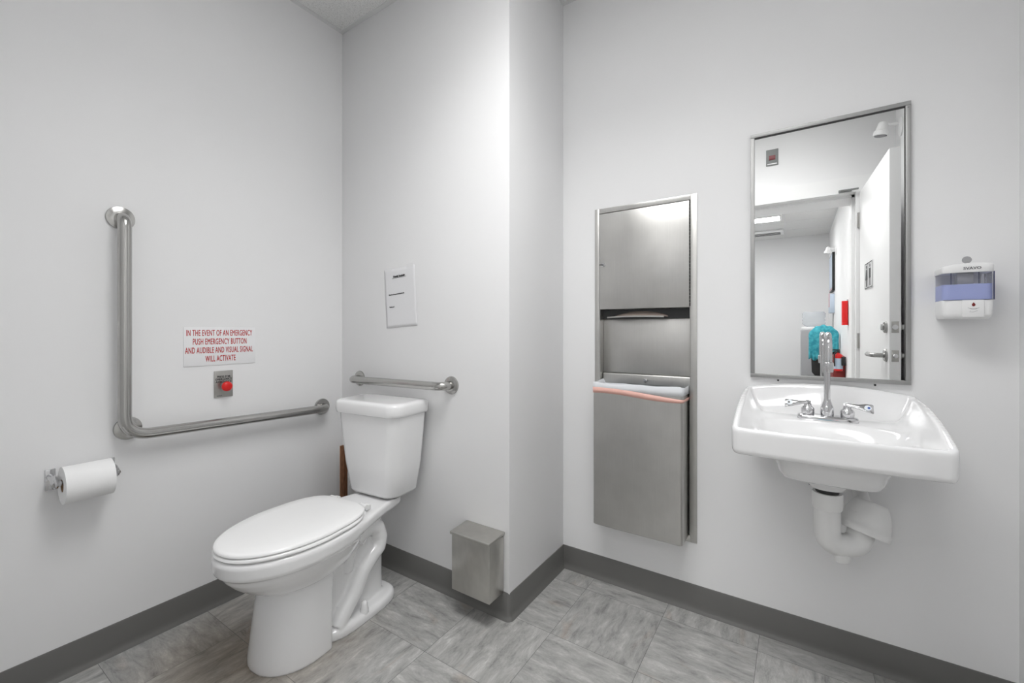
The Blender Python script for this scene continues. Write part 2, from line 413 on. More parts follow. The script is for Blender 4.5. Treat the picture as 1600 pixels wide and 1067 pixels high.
# door leaf, swung open against the side wall
door = bpy.data.objects.new('door_1', None); COL.objects.link(door); door['kind'] = 'structure'
door.location = (0.352, YF + 0.02, 0); door.rotation_euler = (0, 0, math.radians(-92.8))
obj('leaf', B(-0.80, 0, 0, 0.045, 0.01, 2.035, 0.002), 'trim_paint', door)
for z, h in ((1.135, 0.057), (0.99, 0.057)):
    bm = B(-0.8015, -0.7995, 0.008, 0.037, z - h / 2, z + h / 2, 0.0006)
    lp = obj('latch_plate', bm, 'plate', door)
    bm = lathe(bmesh.new(), [(0.011, 0), (0.011, 0.004), (0.008, 0.006)] if z < 1.1 else [(0.012, 0), (0.012, 0.001)], (-0.8015, 0.0225, z), (-1, 0, 0))
    obj('latch_bolt', bm, 'chrome', lp)
for s, y0 in ((-1, 0.0), (1, 0.045)):
    bm = lathe(bmesh.new(), [(0.033, 0), (0.033, 0.006), (0.028, 0.011), (0.012, 0.012), (0.012, 0.05)], (-0.74, y0, 0.99), (0, s, 0))
    ls = obj('handle_rose', bm, 'door_hardware', door)
    bm = sweep(bmesh.new(), fillet([(-0.74, y0 + s * 0.03, 0.99), (-0.74, y0 + s * 0.058, 0.99), (-0.62, y0 + s * 0.058, 0.99)], 0.012), 0.0115)
    obj('door_handle', bm, 'door_hardware', ls)
    bm = lathe(bmesh.new(), [(0.030, 0), (0.030, 0.008), (0.024, 0.013), (0.016, 0.014), (0.016, 0.022), (0.001, 0.023)], (-0.74, y0, 1.135), (0, s, 0))
    obj('deadbolt', bm, 'door_hardware', door)
for z in (0.25, 1.05, 1.85):
    obj('hinge', lathe(bmesh.new(), [(0.008, -0.05), (0.008, 0.05)], (0.003, -0.004, z), (0, 0, 1), 16), 'plate', door)
# restroom sign on the leaf: two figures and a wheelchair
sg = obj('restroom_sign', B(-0.42, -0.20, -0.004, -0.0005, 1.37, 1.53, 0.001), 'sign', door, label='white door sign with black restroom figures')
bm = bmesh.new(); yy = -0.0052
for x0, x1, z0, z1 in ((-0.416, -0.204, 1.522, 1.526), (-0.416, -0.204, 1.374, 1.378), (-0.416, -0.412, 1.374, 1.526), (-0.208, -0.204, 1.374, 1.526), (-0.30, -0.297, 1.374, 1.526)):
    box(bm, x0, x1, yy, yy + 0.001, z0, z1)
for cx, dress in ((-0.355, False), (-0.255, True)):
    lathe(bm, [(0.0, 0), (0.011, 0.0), (0.011, 0.001)], (cx, yy + 0.001, 1.505), (0, -1, 0), 16)
    if dress:
        vs_ = [bm.verts.new((cx + dx, yy, z)) for dx, z in ((-0.012, 1.49), (0.012, 1.49), (0.028, 1.425), (-0.028, 1.425))]; bm.faces.new(vs_)
    else: box(bm, cx - 0.02, cx + 0.02, yy, yy + 0.001, 1.43, 1.49)
    box(bm, cx - 0.010, cx - 0.002, yy, yy + 0.001, 1.385, 1.43); box(bm, cx + 0.002, cx + 0.010, yy, yy + 0.001, 1.385, 1.43)
obj('sign_figures', bm, 'black_text', sg, smooth=False)
# closer arm at the head of the door
ca = thing('door_closer', 'grey metal door closer arm at the head of the open white door', 'door closer', (0.22, YF + 0.012, 2.10), 0)
obj('closer_shoe', B(0.02, 0.09, 0, 0.018, -0.052, -0.036, 0.002), 'grey_plate', ca)
obj('closer_arm', B(0.03, 0.125, 0.018, 0.036, -0.048, -0.040, 0.001), 'grey_plate', ca)

# ------------------------------------------------------------------ ceiling lights
def ceiling_panel(x0, x1, y0, y1, mat, label, strength, lamp=0.0, spread=125):
    c = thing('ceiling_light', label, 'ceiling light', ((x0 + x1) / 2, (y0 + y1) / 2, ZC - t), 0, None)
    hx, hy = (x1 - x0) / 2, (y1 - y0) / 2; w = 0.025
    bm = bmesh.new()
    box(bm, -hx, hx, -hy, -hy + w, -0.022, 0); box(bm, -hx, hx, hy - w, hy, -0.022, 0)
    box(bm, -hx, -hx + w, -hy + w, hy - w, -0.022, 0); box(bm, hx - w, hx, -hy + w, hy - w, -0.022, 0)
    obj('frame', bm, 'trim_paint', c, smooth=False)
    obj('diffuser', B(-hx + w, hx - w, -hy + w, hy - w, -0.014, -0.006), mat, c, smooth=False)
    if lamp:      # added area light, narrowed downward to lift the floor and lower walls
        ld_ = bpy.data.lights.new('panel_fill', 'AREA'); ld_.shape = 'RECTANGLE'; ld_.size = 2 * (hx - w); ld_.size_y = 2 * (hy - w)
        ld_.energy = lamp; ld_.spread = math.radians(spread); ld_.color = (1.0, 1.0, 0.995)
        lo_ = bpy.data.objects.new('panel_fill', ld_); COL.objects.link(lo_); lo_.parent = c; lo_.location = (0, 0, -0.0235)
    return c
ceiling_panel(-1.03, 0.17, 0.36, 0.96, 'panel_room', 'broad white ceiling panel light over the middle of the restroom', LIGHT_ROOM, FILL_ROOM)
ceiling_panel(-1.38, -0.16, -3.36, -3.06, 'panel_hall', 'lit ceiling panel of the corridor, nearer of the two ceiling panels in the mirror', LIGHT_HALL)
ceiling_panel(-1.38, -0.16, -1.30, -1.00, 'panel_hall', 'lit ceiling panel of the corridor just outside the doorway', LIGHT_HALL)
v = thing('ceiling_vent', 'white ceiling air vent behind the lit corridor panel, seen in the mirror', 'air vent', (-0.47, -4.2, ZC - t))
obj('frame', B(-0.31, 0.31, -0.15, 0.15, -0.03, 0, 0.003), 'trim_paint', v)
bm = bmesh.new()
for k in range(3): box(bm, -0.27, 0.27, -0.10 + 0.075 * k, -0.07 + 0.075 * k, -0.034, -0.0295)
obj('slot', bm, 'dark', v)

# ------------------------------------------------------------------ grab bars
def flange(bm, o, ax, r=0.040):
    return lathe(bm, [(r, 0), (r, 0.003), (r * 0.96, 0.007), (r * 0.72, 0.010), (0.0195, 0.0115)], o, ax, 40)
g = thing('grab_bar', 'L-shaped stainless steel grab bar on the left wall beside the toilet', 'grab bar', (XL, 0.50, 0.75))
def G(x, y, z): return (x - XL, y - 0.50, z - 0.75)
bx = XL + 0.055; pr_ = 0.0188
path = fillet([G(XL + 0.004, 0.492, 1.509), G(bx, 0.490, 1.509), G(bx, 0.490, 0.757), G(bx, 1.254, 0.738), G(XL + 0.004, 1.254, 0.740)], [0.045, 0.075, 0.045], 12)
obj('bar', sweep(bmesh.new(), path, pr_, 28), 'steel_barv', g, angle=60)
obj('middle_post', sweep(bmesh.new(), [G(XL + 0.004, 0.512, 0.776), G(bx, 0.508, 0.776)], 0.014, 20), 'steel_bar', g)
for y, z in ((0.492, 1.510), (0.512, 0.774), (1.254, 0.740)):
    obj('flange', flange(bmesh.new(), G(XL + 0.0005, y, z), (1, 0, 0)), 'steel_bar', g, angle=50)
g = thing('grab_bar', 'short straight stainless grab bar on the back wall above the toilet tank', 'grab bar', (-1.516, YB, 0.883))
def G2(x, y, z): return (x + 1.516, y - YB, z - 0.883)
by = YB - 0.058
path = fillet([G2(-1.819, YB - 0.004, 0.879), G2(-1.819, by, 0.879), G2(-1.213, by, 0.887), G2(-1.213, YB - 0.004, 0.887)], [0.04, 0.04], 12)
obj('bar', sweep(bmesh.new(), path, 0.0175, 28), 'steel_bar', g, angle=60)
for x, z in ((-1.819, 0.879), (-1.213, 0.887)):
    obj('flange', flange(bmesh.new(), G2(x, YB - 0.0005, z), (0, -1, 0), 0.038), 'steel_bar', g, angle=50)

# ------------------------------------------------------------------ emergency sign and button on the left wall
s = thing('emergency_sign', 'white rectangular wall sign with red emergency instructions above the red button', 'sign', (XL, 0.808, 1.055), PI / 2)
obj('panel', B(-0.131, 0.131, -0.003, -0.0002, -0.0765, 0.0765, 0.0006), 'sign', s)
for i, (line, w) in enumerate((('IN THE EVENT OF AN EMERGENCY', 0.240), ('PUSH EMERGENCY BUTTON', 0.196), ('AND AUDIBLE AND VISUAL SIGNAL', 0.247), ('WILL ACTIVATE', 0.110))):
    me = text_mesh(line, 0.0335, 0.0002, 1.0, 'CENTER', 0.0006, 1.0, 1.10)
    xs = [q.co.x for q in me.vertices]; k = w / (max(xs) - min(xs))
    me.transform(Matrix.Diagonal((k, 1, 1, 1))); me.transform(Matrix.Translation((-0.003, -0.0033, 0.0525 - 0.0345 * i)))
    o = bpy.data.objects.new('lettering', me); COL.objects.link(o); me.materials.clear(); me.materials.append(M['red_text']); o.parent = s
s = thing('emergency_button', 'red mushroom push button on a small steel plate beneath the emergency sign', 'emergency button', (XL, 0.8145, 0.899), PI / 2)
pl = obj('plate', B(-0.035, 0.035, -0.005, -0.0002, -0.0545, 0.0545, 0.002), 'plate', s)
for i, line in enumerate(('PRESS FOR', 'EMERGENCY', 'ASSISTANCE')):
    text('lettering', line, 0.0115, 0.0, -0.0054, 0.030 - 0.0105 * i, 'black_text', pl, sx=0.92, bold=0.0003)
box_ = B(-0.026, -0.006, -0.0055, -0.0045, -0.049, -0.046); obj('maker_mark', box_, 'grey_text', pl, smooth=False)
st = obj('stem', lathe(bmesh.new(), [(0.013, 0), (0.013, 0.004), (0.009, 0.005), (0.009, 0.028)], (0, -0.005, -0.008), (0, -1, 0)), 'gasket', s)
obj('button', lathe(bmesh.new(), [(0.010, 0.022), (0.018, 0.024), (0.020, 0.028), (0.0195, 0.033), (0.015, 0.038), (0.006, 0.040), (0.0001, 0.0403)], (0, -0.005, -0.008), (0, -1, 0), caps=False), 'red', s, angle=60)

# ------------------------------------------------------------------ toilet-paper holder and roll
RX, RZ = XL + 0.072, 0.645
h = thing('toilet_paper_holder', 'chrome two-post toilet paper holder at the lower left of the left wall', 'paper holder', (XL, 0.394, RZ), PI / 2)
for sx in (-1, 1):
    p = obj('mounting_plate', B(sx * 0.071 - 0.012, sx * 0.071 + 0.012, -0.005, -0.0002, -0.03, 0.036, 0.002), 'chrome', h)
    x = sx * 0.071
    bm = sweep(bmesh.new(), fillet([(x, -0.003, 0.012), (x, -0.045, 0.012), (x, -0.078, 0.0)], 0.02), [0.0095] * 13, 18)
    lathe(bm, [(0.013, -0.004), (0.015, 0.0), (0.013, 0.004)], (x, -0.074, 0.001), (1, 0, 0), 24)
    obj('post', bm, 'chrome', h)
obj('roller', lathe(bmesh.new(), [(0.0085, -0.066), (0.0085, 0.066)], (0, -0.072, 0), (1, 0, 0)), 'chrome', h)
# the roll: wound sheet with an open cardboard core and a loose outer edge
rr = 0.056; n = 96; L0 = 0.0575
bm = bmesh.new()
prof_r = []
for k in range(n + 1):
    a_ = 2 * PI * k / n + 0.9
    r_ = rr + 0.0016 * (1 - k / n)
    prof_r.append((a_, r_))
rings = []
for x, inn in ((-L0, 1), (-L0, 0), (L0, 0), (L0, 1)):
    ring = []
    for k in range(n):
        a_, r_ = prof_r[k]
        q = 0.020 if inn else r_
        ring.append(Vector((x, -0.072 + q * math.cos(a_), q * math.sin(a_))))
    rings.append(ring)
rings.append(rings[0])
vr = [[bm.verts.new(p) for p in r] for r in rings[:-1]]; vr.append(vr[0])
for q, w in zip(vr[:-1], vr[1:]):
    for i in range(n):
        j = (i + 1) % n; bm.faces.new((q[i], q[j], w[j], w[i]))
roll = thing('toilet_paper_roll', 'white toilet paper roll on the chrome holder', 'toilet paper', (XL, 0.394, RZ - 0.0075), PI / 2)
obj('paper', bm, 'tissue', roll, angle=30)
bm = bmesh.new()
rg = [[Vector((x, -0.072 + q * math.cos(2 * PI * k / 32), q * math.sin(2 * PI * k / 32))) for k in range(32)] for x, q in ((-L0 + 0.001, 0.0198), (L0 - 0.001, 0.0198), (L0 - 0.001, 0.0188), (-L0 + 0.001, 0.0188))]
vr = [[bm.verts.new(p) for p in r] for r in rg]; vr.append(vr[0])
for q, w in zip(vr[:-1], vr[1:]):
    for i in range(32):
        j = (i + 1) % 32; bm.faces.new((q[i], q[j], w[j], w[i]))
obj('core', bm, 'cardboard_edge', roll)

# ------------------------------------------------------------------ toilet
T = thing('toilet', 'white two-piece floor toilet with closed elongated seat in the corner', 'toilet', (-1.505, 1.345, 0), math.radians(5))
def egg(vc, af, ar, b, z, p=2.0, pr=2.3, n=72):
    """outline in local (u, -v); af towards the front, ar towards the wall"""
    out = []
    for k in range(n):
        a_ = 2 * PI * k / n; c, s_ = math.cos(a_), math.sin(a_)
        q = p if s_ > 0 else pr
        x = math.copysign(abs(c) ** (2 / q), c); y = math.copysign(abs(s_) ** (2 / q), s_)
        out.append(Vector((b * x, -(vc + (af if s_ > 0 else ar) * y), z)))
    return out
bm = bmesh.new()
# bowl with its rim band
rings = [egg(0.50, a1, a2, b_, z_, 2.05, 2.3) for z_, a1, a2, b_ in (
    (0.427, 0.20, 0.18, 0.12), (0.427, 0.255, 0.235, 0.172), (0.423, 0.266, 0.24, 0.183), (0.412, 0.2695, 0.24, 0.187), (0.380, 0.267, 0.238, 0.185), (0.371, 0.262, 0.236, 0.180),
    (0.366, 0.252, 0.232, 0.172), (0.345, 0.240, 0.228, 0.163), (0.320, 0.218, 0.220, 0.150), (0.295, 0.190, 0.205, 0.135), (0.272, 0.155, 0.185, 0.117), (0.256, 0.11, 0.155, 0.09), (0.248, 0.05, 0.10, 0.05))]
loft(bm, rings)
# pedestal
def dee(z, vb, vf, b, n=72):
    out = []
    for k in range(n):
        a_ = 2 * PI * k / n; c, s_ = math.cos(a_), math.sin(a_)
        if s_ > 0:
            x = math.copysign(abs(c) ** (2 / 2.1), c); y = abs(s_) ** (2 / 2.1)
        else:
            x = math.copysign(abs(c) ** (2 / 12), c); y = -abs(s_) ** (2 / 12)
        vc = vb + 0.06
        out.append(Vector((b * x, -(vc + ((vf - vc) if s_ > 0 else 0.06) * y), z)))
    return out
loft(bm, [[p + Vector((cx_, 0, 0)) for p in dee(*q)] for cx_, q in ((-0.026, (0.0, 0.44, 0.646, 0.133)), (-0.026, (0.02, 0.44, 0.646, 0.133)), (-0.020, (0.10, 0.44, 0.640, 0.127)), (-0.013, (0.20, 0.44, 0.632, 0.119)), (-0.009, (0.285, 0.43, 0.622, 0.114)), (-0.004, (0.32, 0.42, 0.60, 0.10)))])
# web behind, foot plate and deck
loft(bm, [superell(0, -0.30, 0.052, 0.16, z_, 5, 72) for z_ in (0.0, 0.10, 0.25, 0.385)])
loft(bm, [[Vector((p.x, p.y, z_)) for p in superell(0, -0.275, w_, 0.185 - (0.11 - w_), z_, 3.2, 72)] for z_, w_ in ((0.0, 0.108), (0.020, 0.108), (0.030, 0.104), (0.036, 0.094))])
wid = [(0.075, 0.070), (0.085, 0.086), (0.12, 0.094), (0.18, 0.106), (0.25, 0.126), (0.32, 0.150), (0.38, 0.170), (0.44, 0.181)]
def deck(z, ins, v0=0.0):
    R1 = [Vector((w_ - ins, -max(v_, 0.075 + v0 + ins), z)) for v_, w_ in wid]
    return R1 + [Vector((-p.x, p.y, z)) for p in reversed(R1)]
loft(bm, [deck(0.417, 0.008), deck(0.414, 0.002), deck(0.408, 0.0), deck(0.388, 0.0), deck(0.378, 0.006, 0.01), deck(0.366, 0.022, 0.03), deck(0.345, 0.050, 0.05)])
# trapway showing on both flanks
tp = [(0.36, 0.335), (0.33, 0.27), (0.315, 0.29), (0.285, 0.314), (0.248, 0.318), (0.212, 0.300), (0.196, 0.262), (0.205, 0.228), (0.240, 0.205), (0.275, 0.180), (0.297, 0.145), (0.318, 0.112), (0.350, 0.080), (0.378, 0.052), (0.393, 0.03)]
tp = [(v_ - 0.012 if z_ > 0.2 else v_, z_ + (0.016 if z_ > 0.28 else 0.010 if z_ > 0.2 else 0)) for v_, z_ in tp[2:]]
fine = []
for i in range(len(tp) - 1):
    for k in range(4):
        q = k / 4; fine.append((tp[i][0] * (1 - q) + tp[i + 1][0] * q, tp[i][1] * (1 - q) + tp[i + 1][1] * q))
fine.append(tp[-1])
for sgn in (-1, 1):
    sweep(bm, [(sgn * 0.060, -v_, z_) for v_, z_ in fine], [0.034 + 0.001 * min(1, k / len(fine)) for k in range(len(fine))], 20)
    sweep(bm, [(sgn * 0.05, -v_, z_) for v_, z_ in ((0.335, 0.20), (0.33, 0.26), (0.312, 0.295), (0.30, 0.31))], [0.02, 0.026, 0.028, 0.025], 16)
me = remeshed(bm, 0.0042, 5)
for v_ in me.vertices:
    if v_.co.z < 0.007: v_.co.z = max(0.0, (v_.co.z - 0.004) * 2.3)
bowl = obj('bowl', me, 'ceramic', T)
# tank
def rrect(hx, v0, v1, z, r, n=16, bow=0.0):
    pts = []
    cs = [(hx - r, v1 - r, 0), (-(hx - r), v1 - r, 1), (-(hx - r), v0 + r * 0.4, 2), (hx - r, v0 + r * 0.4, 3)]
    for cx, cv, qd in cs:
        rr_ = r if qd < 2 else r * 0.4
        cx = math.copysign(hx - rr_, cx)
        for k in range(n + 1):
            a_ = qd * PI / 2 + (PI / 2) * k / n
            pts.append([cx + rr_ * math.cos(a_), cv + rr_ * math.sin(a_)])
    out = []
    for x, v_ in pts:
        if v_ > v1 - r * 1.2: v_ += bow * (1 - (x / hx) ** 2)
        out.append(Vector((x, -v_, z)))
    return out
def rings_tank(spec): return [rrect(*q) for q in spec]
bm = bmesh.new()
loft(bm, rings_tank([(0.120, 0.035, 0.150, 0.428, 0.045, 16, 0.012), (0.140, 0.025, 0.165, 0.432, 0.052, 16, 0.014), (0.150, 0.022, 0.172, 0.445, 0.055, 16, 0.014),
                     (0.170, 0.016, 0.182, 0.56, 0.056, 16, 0.016), (0.184, 0.012, 0.192, 0.70, 0.055, 16, 0.016), (0.189, 0.010, 0.196, 0.772, 0.053, 16, 0.016)]))
me = to_mesh(bm, 'tank', angle=50); me.transform(Matrix.Translation((-0.010, 0, -0.010)) @ Matrix.Diagonal((0.938, 1, 1.012, 1)))
obj('tank', me, 'ceramic', T)
bm = bmesh.new()
loft(bm, rings_tank([(0.190, 0.004, 0.200, 0.766, 0.054, 16, 0.016), (0.197, 0.001, 0.207, 0.769, 0.056, 16, 0.016), (0.200, 0.0, 0.209, 0.776, 0.056, 16, 0.016), (0.200, 0.0, 0.209, 0.800, 0.056, 16, 0.016),
                     (0.197, 0.002, 0.206, 0.807, 0.054, 16, 0.016), (0.190, 0.008, 0.199, 0.8105, 0.050, 16, 0.016), (0.17, 0.03, 0.18, 0.812, 0.045, 16, 0.016)]))
me = to_mesh(bm, 'tank_lid', angle=50); me.transform(Matrix.Translation((-0.011, 0, -0.766)) @ Matrix.Diagonal((0.945, 1, 1, 1)))
for v_ in me.vertices: v_.co.z = 0.766 + v_.co.z * 1.22
obj('tank_lid', me, 'ceramic', T)
obj('gasket', loft(bmesh.new(), [superell(0, -0.11, w_, 0.045, z_, 3, 48) for z_, w_ in ((0.414, 0.098), (0.432, 0.098))]), 'gasket', T)
# seat and its lid
def seat_ring(vc, af, ar, b, z, p=2.08, pr=3.4, n=72):
    out = []
    wr = b * 0.80; rc = min(0.028, ar * 0.3)
    for k in range(n):
        a_ = 2 * PI * k / n; c, s_ = math.cos(a_), math.sin(a_)
        if s_ >= 0:
            out.append(Vector((b * math.copysign(abs(c) ** (2 / p), c), -(vc + af * s_ ** (2 / p)), z)))
        else:
            q = math.copysign(abs(c) ** (2 / 5), c); y = abs(s_) ** (2 / 5)
            w_ = b - (b - wr) * y ** 2.0
            out.append(Vector((w_ * q, -(vc - ar * y), z)))
    return out
vc_ = 0.505
bm = bmesh.new()
outer = [(0.258, 0.196, 0.180, 0.4285), (0.261, 0.199, 0.183, 0.432), (0.260, 0.198, 0.182, 0.438), (0.256, 0.195, 0.179, 0.4405)]
inner = [(0.185, 0.13, 0.108, 0.4405), (0.18, 0.125, 0.103, 0.434), (0.18, 0.125, 0.103, 0.4285)]
rs = [seat_ring(vc_, q[0], q[1], q[2], q[3]) for q in outer + inner]
vr = [[bm.verts.new(p) for p in r] for r in rs]; vr.append(vr[0])
for q, w in zip(vr[:-1], vr[1:]):
    for i in range(72):
        j = (i + 1) % 72; bm.faces.new((q[i], q[j], w[j], w[i]))
obj('seat', bm, 'seat_plastic', T, angle=50)
bm = bmesh.new()
lidr = [(0.250, 0.19, 0.168, 0.4425), (0.2575, 0.205, 0.177, 0.443), (0.2595, 0.207, 0.179, 0.446), (0.259, 0.2065, 0.1785, 0.450), (0.2555, 0.204, 0.175, 0.4535), (0.245, 0.195, 0.169, 0.4555), (0.20, 0.16, 0.13, 0.4575), (0.10, 0.08, 0.06, 0.459), (0.001, 0.001, 0.001, 0.4595)]
loft(bm, [seat_ring(vc_, *q) for q in lidr])
obj('seat_lid', bm, 'seat_plastic', T, angle=40)
for sgn in (-1, 1):
    bm = lathe(bmesh.new(), [(0.009, -0.018), (0.0105, -0.015), (0.0105, 0.015), (0.009, 0.018)], (sgn * 0.085, -0.288, 0.438), (1, 0, 0), 20)
    box(bm, sgn * 0.085 - 0.014, sgn * 0.085 + 0.014, -0.288, -0.262, 0.422, 0.440, 0.004)
    obj('hinge', bm, 'plastic_white', T)
    obj('bolt_cap', lathe(bmesh.new(), [(0.016, 0.030), (0.016, 0.042), (0.0135, 0.05), (0.0125, 0.064), (0.010, 0.071), (0.004, 0.0745), (0.0001, 0.075)], (sgn * 0.090, -0.288, 0), (0, 0, 1), 24, caps=False), 'ceramic', T, angle=60)
ws = thing('wood_strip', 'narrow brown wooden strip standing in the corner behind the toilet tank', 'wood strip', (-1.878, 1.315, 0), math.radians(8))
obj('strip', B(-0.008, 0.016, -0.012, 0.012, 0.001, 0.545, 0.001), 'cardboard', ws)
obj('sawn_edge', B(-0.013, -0.0085, -0.011, 0.011, 0.001, 0.545), 'cardboard_edge', ws, smooth=False)

# ------------------------------------------------------------------ paper notice above the tank
s = thing('paper_notice', 'white printed paper notice taped to the wall above the toilet tank', 'notice', (-1.527, YB, 1.272))
bm = bmesh.new(); nx, nz = 14, 18
vg = [[bm.verts.new(((i / nx - 0.5) * 0.206, -0.0010 - 0.0016 * max(0, (i / nx - 0.55)) ** 2 * 4 * (1 - j / nz) - 0.0007 * math.sin(i * 0.9 + j * 0.4) ** 2, (j / nz - 0.5) * 0.276)) for j in range(nz + 1)] for i in range(nx + 1)]
for i in range(nx):
    for j in range(nz): bm.faces.new((vg[i][j], vg[i + 1][j], vg[i + 1][j + 1], vg[i][j + 1]))
me = to_mesh(bm, 'sheet')
tilt = math.radians(-4.0)     # bottom swung towards the right
R_ = Matrix.Rotation(tilt, 4, 'Y')
me.transform(R_)
sh = obj('sheet', me, 'paper', s)
md = sh.modifiers.new('thickness', 'SOLIDIFY'); md.thickness = 0.0003; md.offset = 1
def ntext(line, size, x, z, sx=1.0, bold=0.0, align='CENTER'):
    o = text('print', line, size, x, -0.0030, z, 'black_text', sh, sx, 0, bold, align); o.data.transform(R_); return o
ntext('Friendly Reminder', 0.0135, 0.0, 0.100, 0.78, 0.0004)
bm = B(-0.047, 0.047, -0.0032, -0.0028, 0.0925, 0.0938); me = to_mesh(bm, 'underline', False); me.transform(R_); obj('underline', me, 'black_text', sh)
ntext('Please do not flush paper towels down the toilet', 0.0085, -0.075, 0.018, 0.62, 0.0002, 'LEFT')
ntext('Thank you !', 0.0095, -0.075, -0.040, 0.75, 0.0002, 'LEFT')
for x, z in ((-0.075, 0.138), (0.075, 0.139)):
    me = to_mesh(B(x - 0.022, x + 0.022, -0.0022, -0.0016, z - 0.008, z + 0.008), 'tape', False); me.transform(R_); obj('tape', me, 'sign', s)

# ------------------------------------------------------------------ napkin disposal box
nb = thing('napkin_disposal', 'small worn steel sanitary disposal box with hinged lid low on the back wall', 'disposal box', (-1.035, YB, 0.105))
hw = 0.092
obj('box', B(-hw, hw, -0.098, -0.004, 0.0, 0.218, 0.0025), 'steel_box', nb)
me = to_mesh(B(-hw - 0.004, hw + 0.004, -0.106, 0.0, -0.006, 0.006, 0.0035, 3), 'lid')
me.transform(Matrix.Translation((0, -0.0005, 0.2285)) @ Matrix.Rotation(math.radians(3.0), 4, 'X'))
obj('lid', me, 'steel_box', nb)
obj('hinge_pin', lathe(bmesh.new(), [(0.0035, -hw), (0.0035, hw)], (0, -0.006, 0.222), (1, 0, 0), 12), 'steel_box', nb)

# ------------------------------------------------------------------ recessed towel cabinet
tc_ = thing('towel_cabinet', 'tall recessed stainless steel paper towel cabinet in the right wall', 'towel cabinet', (-0.5455, YR, 0.271))
def K(x, z): return x + 0.5455, z - 0.271
x0, x1 = -0.759 + 0.5455, -0.3275 + 0.5455; z0, z1 = 0.0, 1.393
ix0, ix1 = -0.7385 + 0.5455, -0.3525 + 0.5455; iz0, iz1 = 0.022, 1.372
bm = bmesh.new(); fd = -0.004
box(bm, x0, ix0, fd, -0.0003, z0, z1, 0.0007); box(bm, ix1, x1, fd, -0.0003, z0, z1, 0.0007)
box(bm, ix0, ix1, fd, -0.0003, iz1, z1, 0.0007); box(bm, ix0, ix1, fd, -0.0003, z0, iz0, 0.0007)
obj('frame', bm, 'steel', tc_)
dz0 = 1.2125 - 0.271; dz1 = 1.641 - 0.271
dp = 0.088
bm = bmesh.new()      # carcass: sides, top, floor and back of the recess
box(bm, ix0 + 0.0012, ix0 + 0.003, -0.001, dp, iz0, iz1); box(bm, ix1 - 0.003, ix1 - 0.0012, -0.001, dp, iz0, iz1)
box(bm, ix0 + 0.003, ix1 - 0.003, dp - 0.002, dp, iz0, iz1); box(bm, ix0 + 0.003, ix1 - 0.003, 0.0, dp, iz0, iz0 + 0.002)
obj('carcass', bm, 'steel', tc_, smooth=False)
dr = obj('door', B(ix0 + 0.002, ix1 - 0.0045, fd - 0.001, 0.012, dz0, dz1 - 0.001, 0.0012), 'steel', tc_)
bm = bmesh.new()
for k in range(30): lathe(bm, [(0.0022, 0), (0.0022, 0.0128)], (ix1 - 0.002, fd - 0.0005, dz0 + 0.004 + k * 0.0142), (0, 0, 1), 8)
obj('piano_hinge', bm, 'dark', dr)
lk = obj('lock', lathe(bmesh.new(), [(0.009, 0), (0.009, 0.004), (0.007, 0.006), (0.0001, 0.006)], (ix0 + 0.020, fd - 0.001, 1.411 - 0.271), (0, -1, 0)), 'chrome', dr)
obj('key', B(ix0 + 0.006, ix0 + 0.022, fd - 0.014, fd - 0.006, 1.4095 - 0.271, 1.4125 - 0.271, 0.0005), 'black', lk)
# towel slot: dark sheet painted as its inner shade, with raised tray lip
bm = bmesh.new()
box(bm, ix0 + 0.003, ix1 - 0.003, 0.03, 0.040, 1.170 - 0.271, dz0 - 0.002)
obj('slot_shade', bm, 'dark', tc_, smooth=False)
bm = bmesh.new()     # smiling tray edge
pts = [(-0.7385 + 0.5455 + 0.035 + 0.245 * k / 20, 0.006 - 0.010 * math.sin(PI * k / 20), 1.176 - 0.271 + 0.003 * math.sin(PI * k / 20)) for k in range(21)]
sweep(bm, pts, 0.0035, 10)
obj('tray_edge', bm, 'steel', tc_)
bp_ = obj('back_panel', B(ix0 + 0.0035, ix1 - 0.0035, 0.040, 0.048, 0.93 - 0.271, 1.170 - 0.271, 0.001), 'steel', tc_)
bm = B(ix0 + 0.0035, ix1 - 0.0035, 0.028, 0.048, 0.880 - 0.271, 0.928 - 0.271, 0.006, 3)
obj('bin_rail', bm, 'steel', tc_)
obj('knob', lathe(bmesh.new(), [(0.0045, 0), (0.0045, 0.008), (0.0085, 0.010), (0.0085, 0.018), (0.006, 0.020), (0.0001, 0.020)], (0.008, 0.028, 0.905 - 0.271), (0, -1, 0)), 'chrome', tc_)
pt = thing('paper_towel', 'folded brown paper towel poking out of the cabinet slot', 'paper towel', (-0.560, YR, 1.178))
bm = bmesh.new()
ra, rb = [], []
for k in range(25):
    u_ = k / 24; x = -0.115 + 0.23 * u_; hgt = 0.020 * math.sin(PI * u_) ** 0.8
    ra.append(Vector((x, 0.024, 0.004 + hgt))); rb.append(Vector((x, 0.008, -0.001 + hgt * 0.35)))
rc = [p + Vector((0, 0.002, -0.0015)) for p in ra]; rd = [p + Vector((0, 0.002, -0.0015)) for p in rb]
va, vb, vc2, vd_ = ([bm.verts.new(p) for p in r] for r in (ra, rb, rc, rd))
for i in range(24):
    bm.faces.new((va[i], va[i + 1], vb[i + 1], vb[i])); bm.faces.new((vb[i], vb[i + 1], vd_[i + 1], vd_[i]))
    bm.faces.new((vd_[i], vd_[i + 1], vc2[i + 1], vc2[i])); bm.faces.new((vc2[i], vc2[i + 1], va[i + 1], va[i]))
obj('sheet', bm, 'towel', pt)

